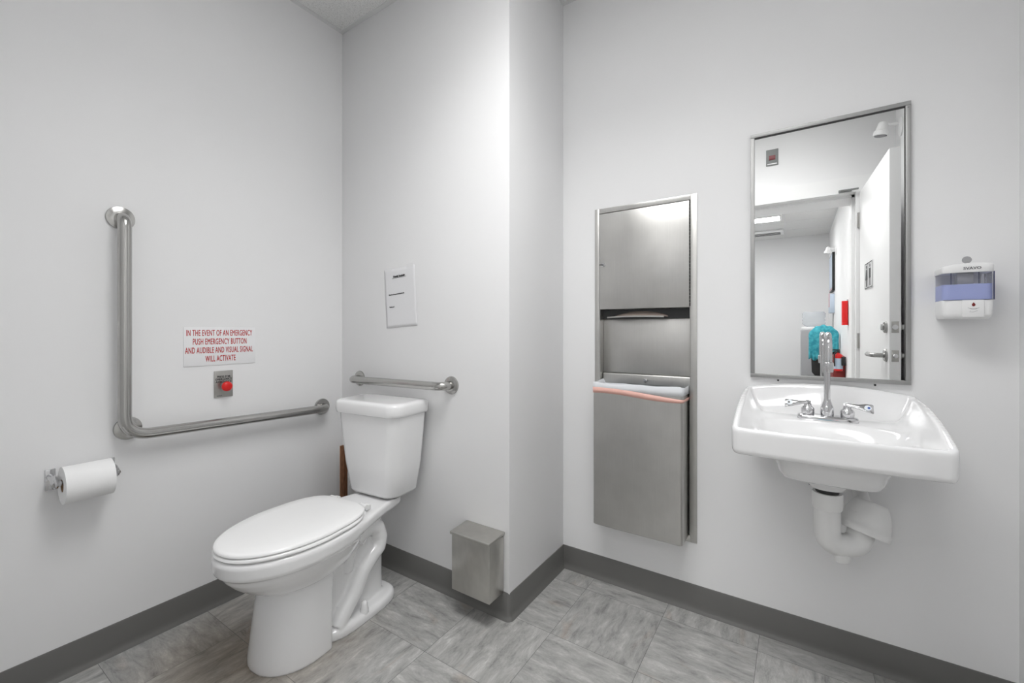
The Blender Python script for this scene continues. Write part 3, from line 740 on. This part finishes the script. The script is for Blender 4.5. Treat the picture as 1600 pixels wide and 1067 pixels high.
# waste bin hung in the lower half of the cabinet, its liner folded over the rim
bn = thing('waste_bin', 'stainless steel waste bin hanging in the lower half of the towel cabinet', 'waste bin', (-0.539, YR, 0.288))
bx0, bx1 = -0.190, 0.177
byf, byb, bz1 = -0.100, 0.036, 0.612 - 0.012
def bin_ring(z, ins=0.0, r=0.012, n=6):
    pts = []
    for cx, cy, qd in ((bx1 - ins - r, byb - ins - 0.002, 0), (bx0 + ins + r, byb - ins - 0.002, 1), (bx0 + ins + r, byf + ins + r, 2), (bx1 - ins - r, byf + ins + r, 3)):
        q = r if qd >= 2 else 0.002
        cx = (bx1 - ins - q) if qd in (0, 3) else (bx0 + ins + q)
        for k in range(n + 1):
            a_ = qd * PI / 2 + PI / 2 * k / n; pts.append(Vector((cx + q * math.cos(a_), cy + q * math.sin(a_), z)))
    return pts
bm = bmesh.new()
loft(bm, [bin_ring(0.0, 0.003), bin_ring(0.003), bin_ring(bz1), bin_ring(bz1, 0.0015), bin_ring(0.004, 0.0015)], True, True)
obj('body', bm, 'steel', bn, angle=40)
ln = thing('bin_liner', 'white plastic bin liner with pink drawstring folded over the steel waste bin', 'bin liner', (-0.539, YR, 0.288))
rnd = random.Random(7)
def liner_ring(z, out, wav, zw=0.0, ph=0.0):
    base = bin_ring(z, -out, 0.014, 6)
    # resample finely along the loop
    pts = []; m_ = len(base)
    seg = []
    for i in range(m_):
        p, q = base[i], base[(i + 1) % m_]
        k = max(1, int((q - p).length / 0.008))
        for j in range(k): seg.append(p.lerp(q, j / k))
    c = Vector(((bx0 + bx1) / 2, (byf + byb) / 2, z))
    for i, p in enumerate(seg):
        d = (p - c); d.z = 0; d.normalize()
        w_ = math.sin(i * 0.55 + ph) * 0.5 + math.sin(i * 0.23 + 1.3 * ph) * 0.5
        pts.append(p + d * wav * w_ + Vector((0, 0, zw * (math.sin(i * 0.31 + 2 * ph) * 0.6 + math.sin(i * 0.11 + ph) * 0.6))))
    return pts
def same(rings):
    n_ = min(len(r) for r in rings)
    out = []
    for r in rings:
        out.append([r[int(i * len(r) / n_)] for i in range(n_)])
    return out
bm = bmesh.new()
rg = same([liner_ring(bz1 - 0.024, 0.002, 0.0006, 0.001, 0.2), liner_ring(bz1 - 0.008, 0.0022, 0.0012, 0.0, 0.5), liner_ring(bz1 + 0.004, 0.0028, 0.0012, 0.003, 1.0),
           liner_ring(bz1 + 0.008, 0.0005, 0.001, 0.004, 1.2), liner_ring(bz1 - 0.002, -0.006, 0.002, 0.002, 1.8), liner_ring(bz1 - 0.05, -0.010, 0.004, 0.0, 2.3), liner_ring(bz1 - 0.30, -0.03, 0.004, 0.0, 2.3)])
loft(bm, rg, False, False)
lb = obj('bag', bm, 'bag', ln, angle=80)
md = lb.modifiers.new('thickness', 'SOLIDIFY'); md.thickness = 0.0004; md.offset = 0
bm = bmesh.new()
r0 = liner_ring(bz1 - 0.043, 0.0028, 0.0005, 0.0, 0.4); r1 = liner_ring(bz1 - 0.019, 0.0030, 0.0006, 0.0, 0.6)
n_ = min(len(r0), len(r1)); r0 = r0[:n_]; r1 = r1[:n_]
for i in range(n_):
    fr = (r0[i].x - bx0) / (bx1 - bx0)
    r0[i].z += 0.006 * math.sin(fr * 5.0 + 0.6) - 0.006 * fr + 0.004; r1[i].z += 0.007 * math.sin(fr * 3.2 + 1.2) - 0.012 * fr * fr + 0.001
loft(bm, [r0, r1], False, False)
ds = obj('drawstring', bm, 'bag_pink', ln, angle=80, label='pink drawstring band'); md = ds.modifiers.new('thickness', 'SOLIDIFY'); md.thickness = 0.0006; md.offset = 0

# ------------------------------------------------------------------ mirror
mi = thing('mirror', 'rectangular stainless framed mirror on the right wall above the sink', 'mirror', (0.0805, YR, 0.9465))
mw_, mh = 0.2215, 0.8960; fw = 0.0135; fy = -0.014
bm = bmesh.new()
box(bm, -mw_, mw_, fy, -0.0004, mh - fw, mh, 0.001); box(bm, -mw_, mw_, fy, -0.0004, 0, fw, 0.001)
box(bm, -mw_, -mw_ + fw, fy, -0.0004, fw, mh - fw, 0.001); box(bm, mw_ - fw, mw_, fy, -0.0004, fw, mh - fw, 0.001)
obj('frame', bm, 'steel_frame', mi)
obj('glass', B(-mw_ + fw, mw_ - fw, -0.0075, -0.003, fw, mh - fw), 'mirror', mi, smooth=False)
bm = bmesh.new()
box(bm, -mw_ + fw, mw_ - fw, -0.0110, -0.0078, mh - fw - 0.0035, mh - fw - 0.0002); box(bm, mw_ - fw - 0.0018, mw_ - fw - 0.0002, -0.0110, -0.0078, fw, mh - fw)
obj('shade_strips', bm, 'dark', mi, smooth=False)  # solid dark strips imitate shade along the frame's top and right
obj('frame_screw', lathe(bmesh.new(), [(0.0025, 0), (0.0025, 0.001)], (mw_ - 0.007, fy, mh - 0.02), (0, -1, 0), 12), 'gasket', mi)
for (x, z), lab in zip(((-0.054, 0.938), (0.216, 0.940), (0.040, 0.581)), (
        'small black screw in the wall under the left part of the mirror', 'small black screw in the wall under the right part of the mirror', 'small black screw in the wall beneath the sink, left of the drain pipe')):
    sc = tag(obj('wall_screw', lathe(bmesh.new(), [(0.0032, 0), (0.0032, 0.002), (0.002, 0.003), (0.0001, 0.003)], (0, 0, 0), (0, -1, 0), 14), 'black'), lab, 'screw', 'screws in the right wall')
    sc.location = (x, YR - 0.0003, z)

# ------------------------------------------------------------------ wall-hung sink
SX = 0.080
sk = thing('sink', 'white wall-hung porcelain sink with raised back under the mirror', 'sink', (SX, YR - 0.002, 0))
HW, DP = 0.2375, 0.4440
def sst(a, b, x):
    x = min(1, max(0, (x - a) / (b - a))); return x * x * (3 - 2 * x)
def rimz(x, d):           # d = distance from the wall
    q_ = min(1, max(0, (0.438 - d) / 0.438)); side = 0.8395 + 0.070 * (1 - (1 - q_) ** 2.3)
    # arched back edge
    arch = 0.026 * (1 - (abs(x) / HW) ** 2.2) * (1 - sst(0.0, 0.05, d))
    return side + arch
def inz(x, d):            # deck and basin inside the rim
    deck = 0.834 - 0.012 * sst(0.10, 0.34, d)
    ex = abs(x) / 0.195; ed = (d - 0.285) / 0.118
    e = (ex ** 2.8 + abs(ed) ** 2.4) ** (1 / 2.6)
    basin = 0.118 * (1 - sst(0.20, 1.0, e)) ** 0.9
    return deck - basin
def plan(s_, n=120):
    """outline of the sink scaled about a point; straight back, squarish front with rounded corners"""
    out = []
    r = 0.022; hx = HW; 
    corners = [(hx - r, DP - r, r, 0), (-(hx - r), DP - r, r, 1), (-(hx - 0.012), 0.012, 0.012, 2), (hx - 0.012, 0.012, 0.012, 3)]
    pts = []
    for cx, cd, rr_, qd in corners:
        for k in range(9):
            a_ = qd * PI / 2 + PI / 2 * k / 8
            pts.append(Vector((cx + rr_ * math.cos(a_), cd + rr_ * math.sin(a_), 0)))
    # resample evenly
    m_ = len(pts); L = [0]
    for i in range(m_): L.append(L[-1] + (pts[(i + 1) % m_] - pts[i]).length)
    tot = L[-1]; res = []; i = 0
    for k in range(n):
        d_ = tot * k / n
        while L[i + 1] < d_: i += 1
        p, q = pts[i], pts[(i + 1) % m_]
        res.append(p.lerp(q, (d_ - L[i]) / max(1e-9, L[i + 1] - L[i])))
    for p in res:
        bow = 0.010 * (1 - (p.x / HW) ** 2) if p.y > DP - 0.03 else 0.0
        out.append((p.x, p.y + bow))
    return out
PL = plan(1, 200)
C0 = (0.0, 0.235)
def inset(dist):
    """move every outline point inwards by dist (approximately perpendicular)"""
    n_ = len(PL); out = []
    for i in range(n_):
        p0, p1 = PL[i - 1], PL[(i + 1) % n_]
        tx, ty = p1[0] - p0[0], p1[1] - p0[1]; l = math.hypot(tx, ty) or 1
        nx_, ny_ = -ty / l, tx / l
        out.append((PL[i][0] + nx_ * dist, PL[i][1] + ny_ * dist))
    return out
rings = []
def ring_from(pl, zf): return [Vector((x, -d, zf(x, d))) for x, d in pl]
# outside skirt upward, over the rim, down inside
outz = lambda off: (lambda x, d: rimz(x, max(0, d)) + off)
flat = lambda z_: (lambda x, d: z_)
skirt_bottom = 0.7625
rings.append(ring_from(inset(0.05), flat(skirt_bottom)))
rings.append(ring_from(inset(0.012), flat(skirt_bottom)))
rings.append(ring_from(inset(0.005), flat(skirt_bottom + 0.003)))
rings.append(ring_from(inset(0.001), flat(skirt_bottom + 0.012)))
rings.append(ring_from(inset(0.0), flat(0.805)))
rings.append(ring_from(inset(0.0), outz(-0.010)))
rings.append(ring_from(inset(0.0015), outz(-0.004)))
rings.append(ring_from(inset(0.005), outz(-0.0006)))
rings.append(ring_from(inset(0.010), outz(0.0)))
rings.append(ring_from(inset(0.0145), outz(-0.0015)))
rings.append(ring_from(inset(0.018), outz(-0.0050)))
P18 = inset(0.018); 
K_ = 36
for k in range(1, K_ + 1):
    s_ = k / K_
    ring = []
    for x, d in P18:
        xx = x + (0.0 - x) * s_; dd = d + (0.265 - d) * s_
        z_in = inz(xx, dd); z_edge = rimz(x, max(0, d)) - 0.005
        back = (d < 0.05)
        # inner wall: quick slope at front and sides, long concave slope at the back and rear sides
        h_ = z_edge - 0.834
        run = 0.030 + 0.55 * max(0, h_)
        dist = math.hypot(xx - x, dd - d)
        q = min(1, dist / run)
        z_ = z_in + (z_edge - z_in) * (1 - q) ** 1.8 if q < 1 else z_in
        ring.append(Vector((xx, -dd, z_)))
    if k == K_:
        continue
    rings.append(ring)
bm = bmesh.new(); loft(bm, rings, True, True)
# under-bowl, back apron and drain boss
def srect(cx, cd, hx, hd, z, p=3.5): return [Vector((q.x, -q.y, z)) for q in superell(cx, cd, hx, hd, z, p, 80)]
loft(bm, [srect(0.0, 0.255, 0.18, 0.150, 0.775), srect(0.0, 0.25, 0.150, 0.140, 0.750), srect(0.0, 0.245, 0.132, 0.130, 0.725, 4), srect(0.0, 0.235, 0.124, 0.124, 0.700, 5), srect(0.0, 0.232, 0.118, 0.118, 0.688, 5), srect(0.0, 0.23, 0.108, 0.108, 0.683, 5)])
loft(bm, [srect(0.0, 0.07, 0.15, 0.068, 0.785, 5), srect(0.0, 0.07, 0.125, 0.068, 0.73, 5), srect(0.0, 0.07, 0.118, 0.066, 0.664, 5), srect(0.0, 0.07, 0.110, 0.060, 0.656, 5)])
loft(bm, [srect(0.0, 0.205, 0.070, 0.065, 0.70, 3), srect(0.0, 0.198, 0.062, 0.055, 0.672, 2.8), srect(0.0, 0.192, 0.050, 0.045, 0.645, 2.4), srect(0.0, 0.192, 0.042, 0.038, 0.634, 2.2)])
obj('basin', remeshed(bm, 0.0040, 3), 'ceramic', sk)
obj('drain', lathe(bmesh.new(), [(0.023, 0.0), (0.023, 0.003), (0.018, 0.004), (0.016, 0.001), (0.0001, 0.0005)], (0, -0.27, 0.712)), 'chrome', sk)

# faucet
FZ = 0.835; FY = -0.128
fc = thing('faucet', 'chrome two-lever gooseneck faucet on the back ledge of the sink', 'faucet', (SX + 0.003, YR, FZ))
bm = loft(bmesh.new(), [superell(0, FY, hx_, hy_, z_, 4, 64) for hx_, hy_, z_ in ((0.080, 0.027, -0.004), (0.080, 0.027, 0.004), (0.078, 0.025, 0.010), (0.072, 0.019, 0.0125), (0.05, 0.01, 0.013))])
obj('base_plate', bm, 'chrome', fc, angle=50)
obj('spout_bell', lathe(bmesh.new(), [(0.0175, 0.012), (0.0185, 0.020), (0.0175, 0.036), (0.0125, 0.052), (0.0095, 0.060), (0.0095, 0.064)], (0, FY, 0)), 'chrome', fc, angle=60)
pts = [(0, FY, 0.055), (0, FY, 0.225)]
rad = 0.046
for k in range(1, 17):
    a_ = PI * k / 16; pts.append((0, FY - rad + rad * math.cos(a_), 0.225 + rad * math.sin(a_)))
pts.append((0, FY - 2 * rad, 0.185))
obj('spout', sweep(bmesh.new(), pts, 0.0085, 24), 'chrome', fc, angle=60)
obj('aerator', lathe(bmesh.new(), [(0.0090, 0.0), (0.0118, -0.002), (0.0124, -0.010), (0.0112, -0.024), (0.0104, -0.030), (0.0001, -0.030)], (0, FY - 2 * rad, 0.188)), 'chrome', fc, angle=50)
for sgn in (-1, 1):
    hub = obj('valve_hub', lathe(bmesh.new(), [(0.0165, 0.010), (0.0185, 0.018), (0.0185, 0.030), (0.014, 0.036), (0.0105, 0.039), (0.0105, 0.046), (0.0001, 0.047)], (sgn * 0.051, FY, 0)), 'chrome', fc, angle=50)
    bm = bmesh.new(); rg = []
    for x_, hw_, zc_, ht_ in ((-0.009, 0.006, 0.047, 0.004), (0.0, 0.0085, 0.048, 0.005), (0.012, 0.006, 0.050, 0.004), (0.028, 0.0085, 0.051, 0.0035), (0.044, 0.0135, 0.052, 0.0035), (0.060, 0.0155, 0.052, 0.003), (0.063, 0.0135, 0.052, 0.002)):
        rg.append([Vector((sgn * (0.051 + x_), FY - 0.15 * max(0, x_) + hw_ * math.cos(2 * PI * k / 16), zc_ + ht_ * math.sin(2 * PI * k / 16))) for k in range(16)])
    loft(bm, rg); me = to_mesh(bm, 'lever', angle=50)
    # blades are tipped so that their broad side faces the user
    me.transform(Matrix.Translation((0, FY, 0.05)) @ Matrix.Rotation(math.radians(58), 4, 'X') @ Matrix.Translation((0, -FY, -0.05)))
    lv = obj('lever', me, 'chrome', hub)
    me = to_mesh(lathe(bmesh.new(), [(0.0085, 0.0), (0.0085, 0.0012), (0.0001, 0.0014)], (sgn * 0.100, FY - 0.0075, 0.0554), (0, 0, 1), 20), 'index_badge')
    me.transform(Matrix.Translation((0, FY, 0.05)) @ Matrix.Rotation(math.radians(58), 4, 'X') @ Matrix.Translation((0, -FY, -0.05)))
    obj('index_badge', me, 'index_white', lv, label='pale index badge')
    me = to_mesh(lathe(bmesh.new(), [(0.0035, 0.0), (0.0035, 0.0022), (0.0001, 0.0024)], (sgn * 0.1025, FY - 0.0075, 0.0554), (0, 0, 1), 16), 'index_dot')
    me.transform(Matrix.Translation((0, FY, 0.05)) @ Matrix.Rotation(math.radians(58), 4, 'X') @ Matrix.Translation((0, -FY, -0.05)))
    obj('index_dot', me, 'index_blue' if sgn > 0 else 'gasket', lv)

# trap and escutcheon
tr = thing('drain_trap', 'white plastic drain trap with wall cover hanging below the sink', 'drain pipe', (SX, YR, 0.0))
ty = -0.192
obj('tailpiece', lathe(bmesh.new(), [(0.030, 0.600), (0.030, 0.6325)], (0, ty, 0)), 'dark', tr)
obj('slip_nut', lathe(bmesh.new(), [(0.037, 0.572), (0.0395, 0.577), (0.0395, 0.618), (0.038, 0.622), (0.0001, 0.622)], (0, ty, 0), caps=True), 'pvc', tr, angle=40)
path = fillet([(0, ty, 0.600), (0.0, ty, 0.462), (0.082, ty + 0.035, 0.462), (0.090, ty + 0.065, 0.56)], [0.055, 0.05], 14)
obj('u_bend', sweep(bmesh.new(), path, 0.0345, 28), 'pvc', tr, angle=60)
obj('cleanout_plug', lathe(bmesh.new(), [(0.024, 0), (0.024, 0.024), (0.020, 0.032), (0.0001, 0.032)], (0.035, ty + 0.012, 0.447), (0.1, 0, -1)), 'pvc', tr, angle=40)
# loose bell-shaped wall cover that has slid down the pipe
ax = Vector((0.42, 0.28, 0.86)).normalized()
bm = lathe(bmesh.new(), [(0.066, 0.0), (0.068, 0.003), (0.067, 0.020), (0.0635, 0.023), (0.062, 0.040), (0.056, 0.064), (0.047, 0.086), (0.040, 0.098), (0.0375, 0.098), (0.045, 0.084), (0.053, 0.062), (0.059, 0.038), (0.062, 0.020), (0.064, 0.002)], (0.090, ty + 0.062, 0.494), (0.26, 0.30, 0.90), caps=False)
me = to_mesh(bm, 'wall_cover', angle=60)
obj('wall_cover', me, 'pvc', tr)
obj('trap_arm', sweep(bmesh.new(), fillet([(0.088, ty + 0.06, 0.50), (0.096, ty + 0.09, 0.575), (0.096, -0.003, 0.585)], 0.03), 0.021, 20), 'pvc', tr)

# ------------------------------------------------------------------ soap dispenser
sd = thing('soap_dispenser', 'white wall soap dispenser with lilac soap in its clear tank, right of the mirror', 'soap dispenser', (0.408, YR, 1.153))
hx = 0.0535; dpth = 0.098
lower = bmesh.new()
loft(lower, [[Vector((q.x, q.y, z_)) for q in superell(0, -dpth / 2, w_, d_, z_, 7, 64)] for z_, w_, d_ in ((0.0, 0.046, 0.040), (0.004, 0.050, 0.046), (0.014, 0.0525, 0.0475), (0.050, 0.0535, 0.048), (0.053, 0.0525, 0.047))])
lo = obj('housing', lower, 'plastic_white', sd, angle=50)
obj('front_panel', B(-0.012, 0.031, -dpth - 0.0025, -dpth + 0.004, 0.004, 0.0525, 0.001), 'plastic_white', lo)
# drop emblem and small print
bm = bmesh.new()
ring0 = [Vector((0.010 + 0.0034 * math.sin(a_) * (1 if math.cos(a_) < 0.3 else (1 - math.cos(a_)) / 0.7 * 1.0), 0, 0.0385 + (0.0045 * -(-math.cos(a_)) if math.cos(a_) < 0 else 0.0075 * math.cos(a_)))) for a_ in [2 * PI * k / 24 for k in range(24)]]
loft(bm, [[p + Vector((0, -dpth - 0.0026, 0)) for p in ring0], [p + Vector((0, -dpth - 0.0034, 0)) for p in ring0]])
obj('drop_emblem', bm, 'dark_red', lo, label='dark red drop emblem')
bm = bmesh.new()
for zz, rr_ in ((0.031, 0.011), (0.029, 0.007)):
    sweep(bm, [(0.010 + rr_ * math.cos(a_), -dpth - 0.0028, zz + 0.003 * math.sin(a_)) for a_ in [PI + PI * k / 10 for k in range(11)]], 0.0004, 6)
sweep(bm, [(0.004, -dpth - 0.0028, 0.022), (0.002, -dpth - 0.0028, 0.019), (0.008, -dpth - 0.0028, 0.018), (0.018, -dpth - 0.0028, 0.022)], 0.0004, 6)
obj('hand_emblem', bm, 'disp_grey', lo)
tk = bmesh.new()
loft(tk, [[Vector((q.x, q.y, z_)) for q in superell(0, -dpth / 2 + 0.001, 0.0520, 0.0465, z_, 8, 64)] for z_ in (0.053, 0.132)])
obj('tank', tk, 'tank_clear', sd, angle=50)
lq = bmesh.new()
loft(lq, [[Vector((q.x, q.y, z_)) for q in superell(0, -dpth / 2 + 0.001, 0.0512, 0.0457, z_, 8, 64)] for z_ in (0.0535, 0.0985)])
obj('liquid', lq, 'soap', sd, angle=50, label='lilac liquid soap')
bm = bmesh.new()
box(bm, -0.0535, -0.038, -dpth + 0.0005, -dpth + 0.0025, 0.0985, 0.132) if False else None
box(bm, 0.0505, 0.0523, -dpth + 0.0015, -dpth + 0.006, 0.054, 0.1315)
box(bm, -0.0350, -0.0338, -dpth + 0.0018, -dpth + 0.0045, 0.0985, 0.132); box(bm, 0.022, 0.0235, -dpth + 0.006, -dpth + 0.008, 0.0985, 0.132)
box(bm, -0.0515, 0.0525, -dpth + 0.0005, -dpth + 0.0020, 0.0525, 0.0537)
obj('tank_edges', bm, 'soap_frame', sd, smooth=False)
obj('pump', B(-0.020, 0.014, -dpth + 0.012, -dpth + 0.040, 0.0985, 0.131, 0.002), 'disp_grey', sd)
tp_ = bmesh.new()
loft(tp_, [[Vector((q.x, q.y, z_ + (0.006 * (1 - ((q.x - 0.01) / 0.055) ** 2) if z_ > 0.14 else 0))) for q in superell(0, -dpth / 2, w_, d_, z_, 7, 64)] for z_, w_, d_ in ((0.1315, 0.0535, 0.0480), (0.134, 0.0545, 0.049), (0.147, 0.0545, 0.049), (0.1515, 0.053, 0.0465), (0.153, 0.046, 0.038))])
ld = obj('lid', tp_, 'plastic_white', sd, angle=50)
text('lettering', 'SVAVO', 0.0105, 0.008, -dpth - 0.0004, 0.1425, 'grey_text', ld, sx=1.1, bold=0.0002)
ky = bmesh.new()
sweep(ky, [(0.006, -0.06, 0.150), (0.006, -0.06, 0.166)], 0.003, 12)
lathe(ky, [(0.0098, -0.0015), (0.0104, 0.0), (0.0098, 0.0015)], (0.006, -0.06, 0.171), (0, 1, 0), 24)
kb = obj('key', ky, 'disp_grey', ld)
obj('back_plate', B(-0.047, 0.047, -0.004, -0.0003, 0.0, 0.150, 0.001), 'plastic_white', sd)

# ------------------------------------------------------------------ things seen in the mirror
def spot(loc, rotz, label):
    """remote emergency lamp: round base on the wall, short arm, tilted lamp head"""
    e = thing('emergency_lamp', label, 'lamp', loc, rotz, 'white emergency lamp heads')
    obj('wall_base', lathe(bmesh.new(), [(0.055, 0.0005), (0.055, 0.006), (0.045, 0.012), (0.018, 0.014), (0.0001, 0.014)], (0, 0, -0.02), (0, -1, 0)), 'plastic_white', e)
    obj('arm', sweep(bmesh.new(), [(0, -0.01, 0.0), (0, -0.075, 0.012)], 0.008, 14), 'plastic_white', e)
    axd = Vector((0.10, -0.15, -1.0)).normalized(); o0 = Vector((0, -0.085, 0.025))
    hd = obj('lamp_head', lathe(bmesh.new(), [(0.010, -0.010), (0.022, 0.0), (0.026, 0.02), (0.030, 0.045), (0.038, 0.050), (0.039, 0.075), (0.034, 0.077), (0.0001, 0.074)], o0, axd), 'plastic_white', e)
    obj('lens', lathe(bmesh.new(), [(0.031, 0.0765), (0.031, 0.079), (0.0001, 0.079)], o0, axd), 'lens', hd)
    return e
spot((XS, 0.17, 2.375), -PI / 2, 'white lamp head on a wall arm, top right in the mirror')
spot((HX1, -3.35, 2.18), -PI / 2, 'small distant white lamp head above the dark framed notice in the mirror')
cl = thing('call_light', 'small grey wall plate with a dull red light above the doorway, seen in the mirror', 'wall light', (-0.145, YF, 2.38), PI)
obj('plate', B(-0.038, 0.038, -0.005, -0.0003, -0.059, 0.059, 0.0015), 'grey_plate', cl)
obj('lens', B(-0.020, 0.020, -0.009, -0.004, -0.018, 0.014, 0.001), 'button_amber', cl)
obj('label_strip', B(-0.030, 0.030, -0.0056, -0.0048, -0.050, -0.043), 'sign', cl, smooth=False)

pf = thing('poster_frame', 'dark framed notice with pale blue sheets on the corridor wall, seen in the mirror', 'poster', (HX1, -3.90, 1.92), -PI / 2)
obj('frame', B(-0.30, 0.30, -0.03, -0.0005, -0.26, 0.26, 0.003), 'black', pf)
obj('print', B(-0.28, 0.28, -0.033, -0.0305, -0.22, 0.24), 'poster_blue', pf, smooth=False)
obj('print_band', B(-0.28, 0.28, -0.0335, -0.0305, -0.245, -0.225), 'poster_pink', pf, smooth=False)
cb = thing('wall_file', 'pale blue wall file with papers under the dark framed notice, seen in the mirror', 'wall file', (HX1, -3.85, 1.50), -PI / 2)
obj('pocket', B(-0.18, 0.18, -0.05, -0.0005, -0.14, 0.12, 0.004), 'poster_blue', cb)
obj('papers', B(-0.14, 0.06, -0.056, -0.051, -0.06, 0.13), 'poster_pink', cb, smooth=False)
cd = tag(obj('hanging_cord', sweep(bmesh.new(), [(HX1 - 0.006, -3.85, 1.355), (HX1 - 0.006, -3.86, 1.16)], 0.004, 8), 'gasket'), 'thin grey cord hanging below the wall file in the corridor', 'cord')

wd = thing('water_dispenser', 'grey water cooler with upturned clear bottle at the end of the corridor', 'water cooler', (0.215, -3.98, 0))
obj('cabinet', B(-0.16, 0.16, -0.17, 0.17, 0.0, 1.13, 0.02, 3), 'disp_grey', wd)
obj('collar', lathe(bmesh.new(), [(0.15, 1.13), (0.155, 1.15), (0.14, 1.165)], (0, 0, 0)), 'plastic_white', wd)
obj('bottle', lathe(bmesh.new(), [(0.06, 1.15), (0.135, 1.20), (0.14, 1.22), (0.134, 1.24), (0.14, 1.26), (0.134, 1.29), (0.14, 1.31), (0.14, 1.36), (0.12, 1.385), (0.0001, 1.387)], (0, 0, 0)), 'clear', wd, angle=50, label='clear water bottle')
obj('tap', B(-0.03, 0.03, 0.17, 0.21, 0.95, 0.99, 0.005), 'plastic_white', wd)

# office chair with a teal garment over its back
ch = thing('office_chair', 'black high-backed office chair under the teal garment in the corridor', 'chair', (0.295, -3.02, 0), math.radians(4))
bm = loft(bmesh.new(), [superell(-0.04, 0, 0.16 * w_, 0.20 * w_, z_, 3.5, 40) for w_, z_ in ((0.9, 0.44), (1, 0.46), (1, 0.51), (0.9, 0.53))]); obj('seat', bm, 'black', ch)
bm = bmesh.new()
loft(bm, [[Vector((q.x, 0.175 + q.y * 0.22 + 0.03 * (z_ - 0.6), z_)) for q in superell(0, 0, w_, 0.13, z_, 3, 40)] for w_, z_ in ((0.09, 0.56), (0.120, 0.60), (0.128, 0.85), (0.118, 1.00), (0.07, 1.04))])
obj('backrest', bm, 'black', ch)
obj('gas_column', lathe(bmesh.new(), [(0.03, 0.08), (0.03, 0.44)], (0, 0, 0)), 'black', ch)
for k in range(5):
    a_ = 2 * PI * k / 5 + 0.3
    if abs(math.cos(a_)) > 2: continue
    obj('base_leg', sweep(bmesh.new(), [(0, 0, 0.10), (0.13 * math.cos(a_), 0.20 * math.sin(a_), 0.075)], [0.022, 0.014], 12), 'black', ch)
    obj('castor', lathe(bmesh.new(), [(0.028, -0.012), (0.028, 0.012)], (0.13 * math.cos(a_), 0.20 * math.sin(a_), 0.031), (-math.sin(a_), math.cos(a_), 0), 20), 'black', ch)
bm = bmesh.new(); rg = []
NX = 28
for i in range(NX + 1):
    fx = i / NX; x = -0.145 + 0.29 * fx
    arch = 0.115 * max(0, 1 - (2 * fx - 1) ** 2) ** 0.6 - 0.03
    bottomf = 0.86 + 0.012 * math.sin(i * 0.8) - (0.10 if fx < 0.35 else 0.0); bottomb = 0.80
    col = []
    for j in range(17):
        t_ = j / 16
        if t_ < 0.42: q = t_ / 0.42; y = 0.245; z = bottomf + (1.06 + arch - bottomf) * q; y += 0.012 * math.sin(i * 1.7) * (1 - q)
        elif t_ < 0.58: q = (t_ - 0.42) / 0.16; y = 0.245 - 0.10 * q; z = 1.06 + arch + 0.03 * math.sin(PI * q)
        else: q = (t_ - 0.58) / 0.42; y = 0.145 + 0.012 * math.sin(i * 1.7) * q; z = 1.06 + arch - (1.06 + arch - bottomb) * q
        z += 0.006 * math.sin(i * 0.9 + j)
        col.append(bm.verts.new((x, y, z)))
    rg.append(col)
for i in range(NX):
    for j in range(16): bm.faces.new((rg[i][j], rg[i + 1][j], rg[i + 1][j + 1], rg[i][j + 1]))
ja = obj('teal_garment', bm, 'teal', None, angle=80); ja.location = (0.295, -3.02, 0); ja.rotation_euler = (0, 0, math.radians(4))
md = ja.modifiers.new('thickness', 'SOLIDIFY'); md.thickness = 0.012; md.offset = 0
tag(ja, 'teal blue garment draped over the back of the black chair, seen in the mirror', 'garment')

rc_ = thing('red_cabinet', 'low dark red cabinet against the corridor wall behind the fire extinguisher', 'cabinet', (0.385, -2.36, 0), -PI / 2)
obj('body', B(-0.25, 0.25, -0.05, 0.05, 0.0, 0.84, 0.006), 'dark_red', rc_)
obj('door', B(-0.23, 0.23, -0.056, -0.0505, 0.03, 0.80, 0.002), 'dark_red', rc_)
obj('door_handle', B(-0.20, -0.18, -0.068, -0.0565, 0.40, 0.50, 0.002), 'gasket', rc_)
fe = thing('fire_extinguisher', 'small red fire extinguisher with pale label and black hose on the corridor wall', 'fire extinguisher', (0.372, -2.02, 0.690), math.radians(-60))
obj('cylinder', lathe(bmesh.new(), [(0.030, 0.0), (0.036, 0.004), (0.038, 0.012), (0.038, 0.150), (0.034, 0.166), (0.020, 0.180), (0.012, 0.184), (0.012, 0.192)], (0, 0, 0)), 'red', fe, angle=50)
obj('paper_label', lathe(bmesh.new(), [(0.0386, 0.022), (0.0386, 0.135)], (0, 0, 0), caps=False), 'label_blue', fe)
obj('valve', B(-0.010, 0.010, -0.012, 0.012, 0.190, 0.212, 0.002), 'black', fe)
obj('lever', B(-0.008, 0.008, -0.058, 0.012, 0.214, 0.226, 0.002), 'black', fe)
obj('hose', sweep(bmesh.new(), fillet([(-0.008, 0, 0.20), (-0.055, -0.01, 0.19), (-0.052, -0.01, 0.05)], 0.03), 0.006, 12), 'black', fe)
obj('wall_bracket', B(-0.022, 0.022, 0.0385, 0.060, 0.06, 0.15, 0.001), 'black', fe)
rp = thing('red_pouch', 'narrow red holder hanging on the corridor wall near the doorway, seen in the mirror', 'holder', (HX1, -1.84, 1.17), -PI / 2)
obj('body', loft(bmesh.new(), [superell(0, -0.028, w_, 0.026, z_, 4, 32) for w_, z_ in ((0.045, 0.0), (0.045, 0.022), (0.034, 0.026), (0.030, 0.10), (0.026, 0.22), (0.018, 0.245))]), 'red', rp, angle=50)
obj('hook', B(-0.006, 0.006, -0.012, -0.0005, 0.236, 0.262, 0.001), 'chrome', rp)
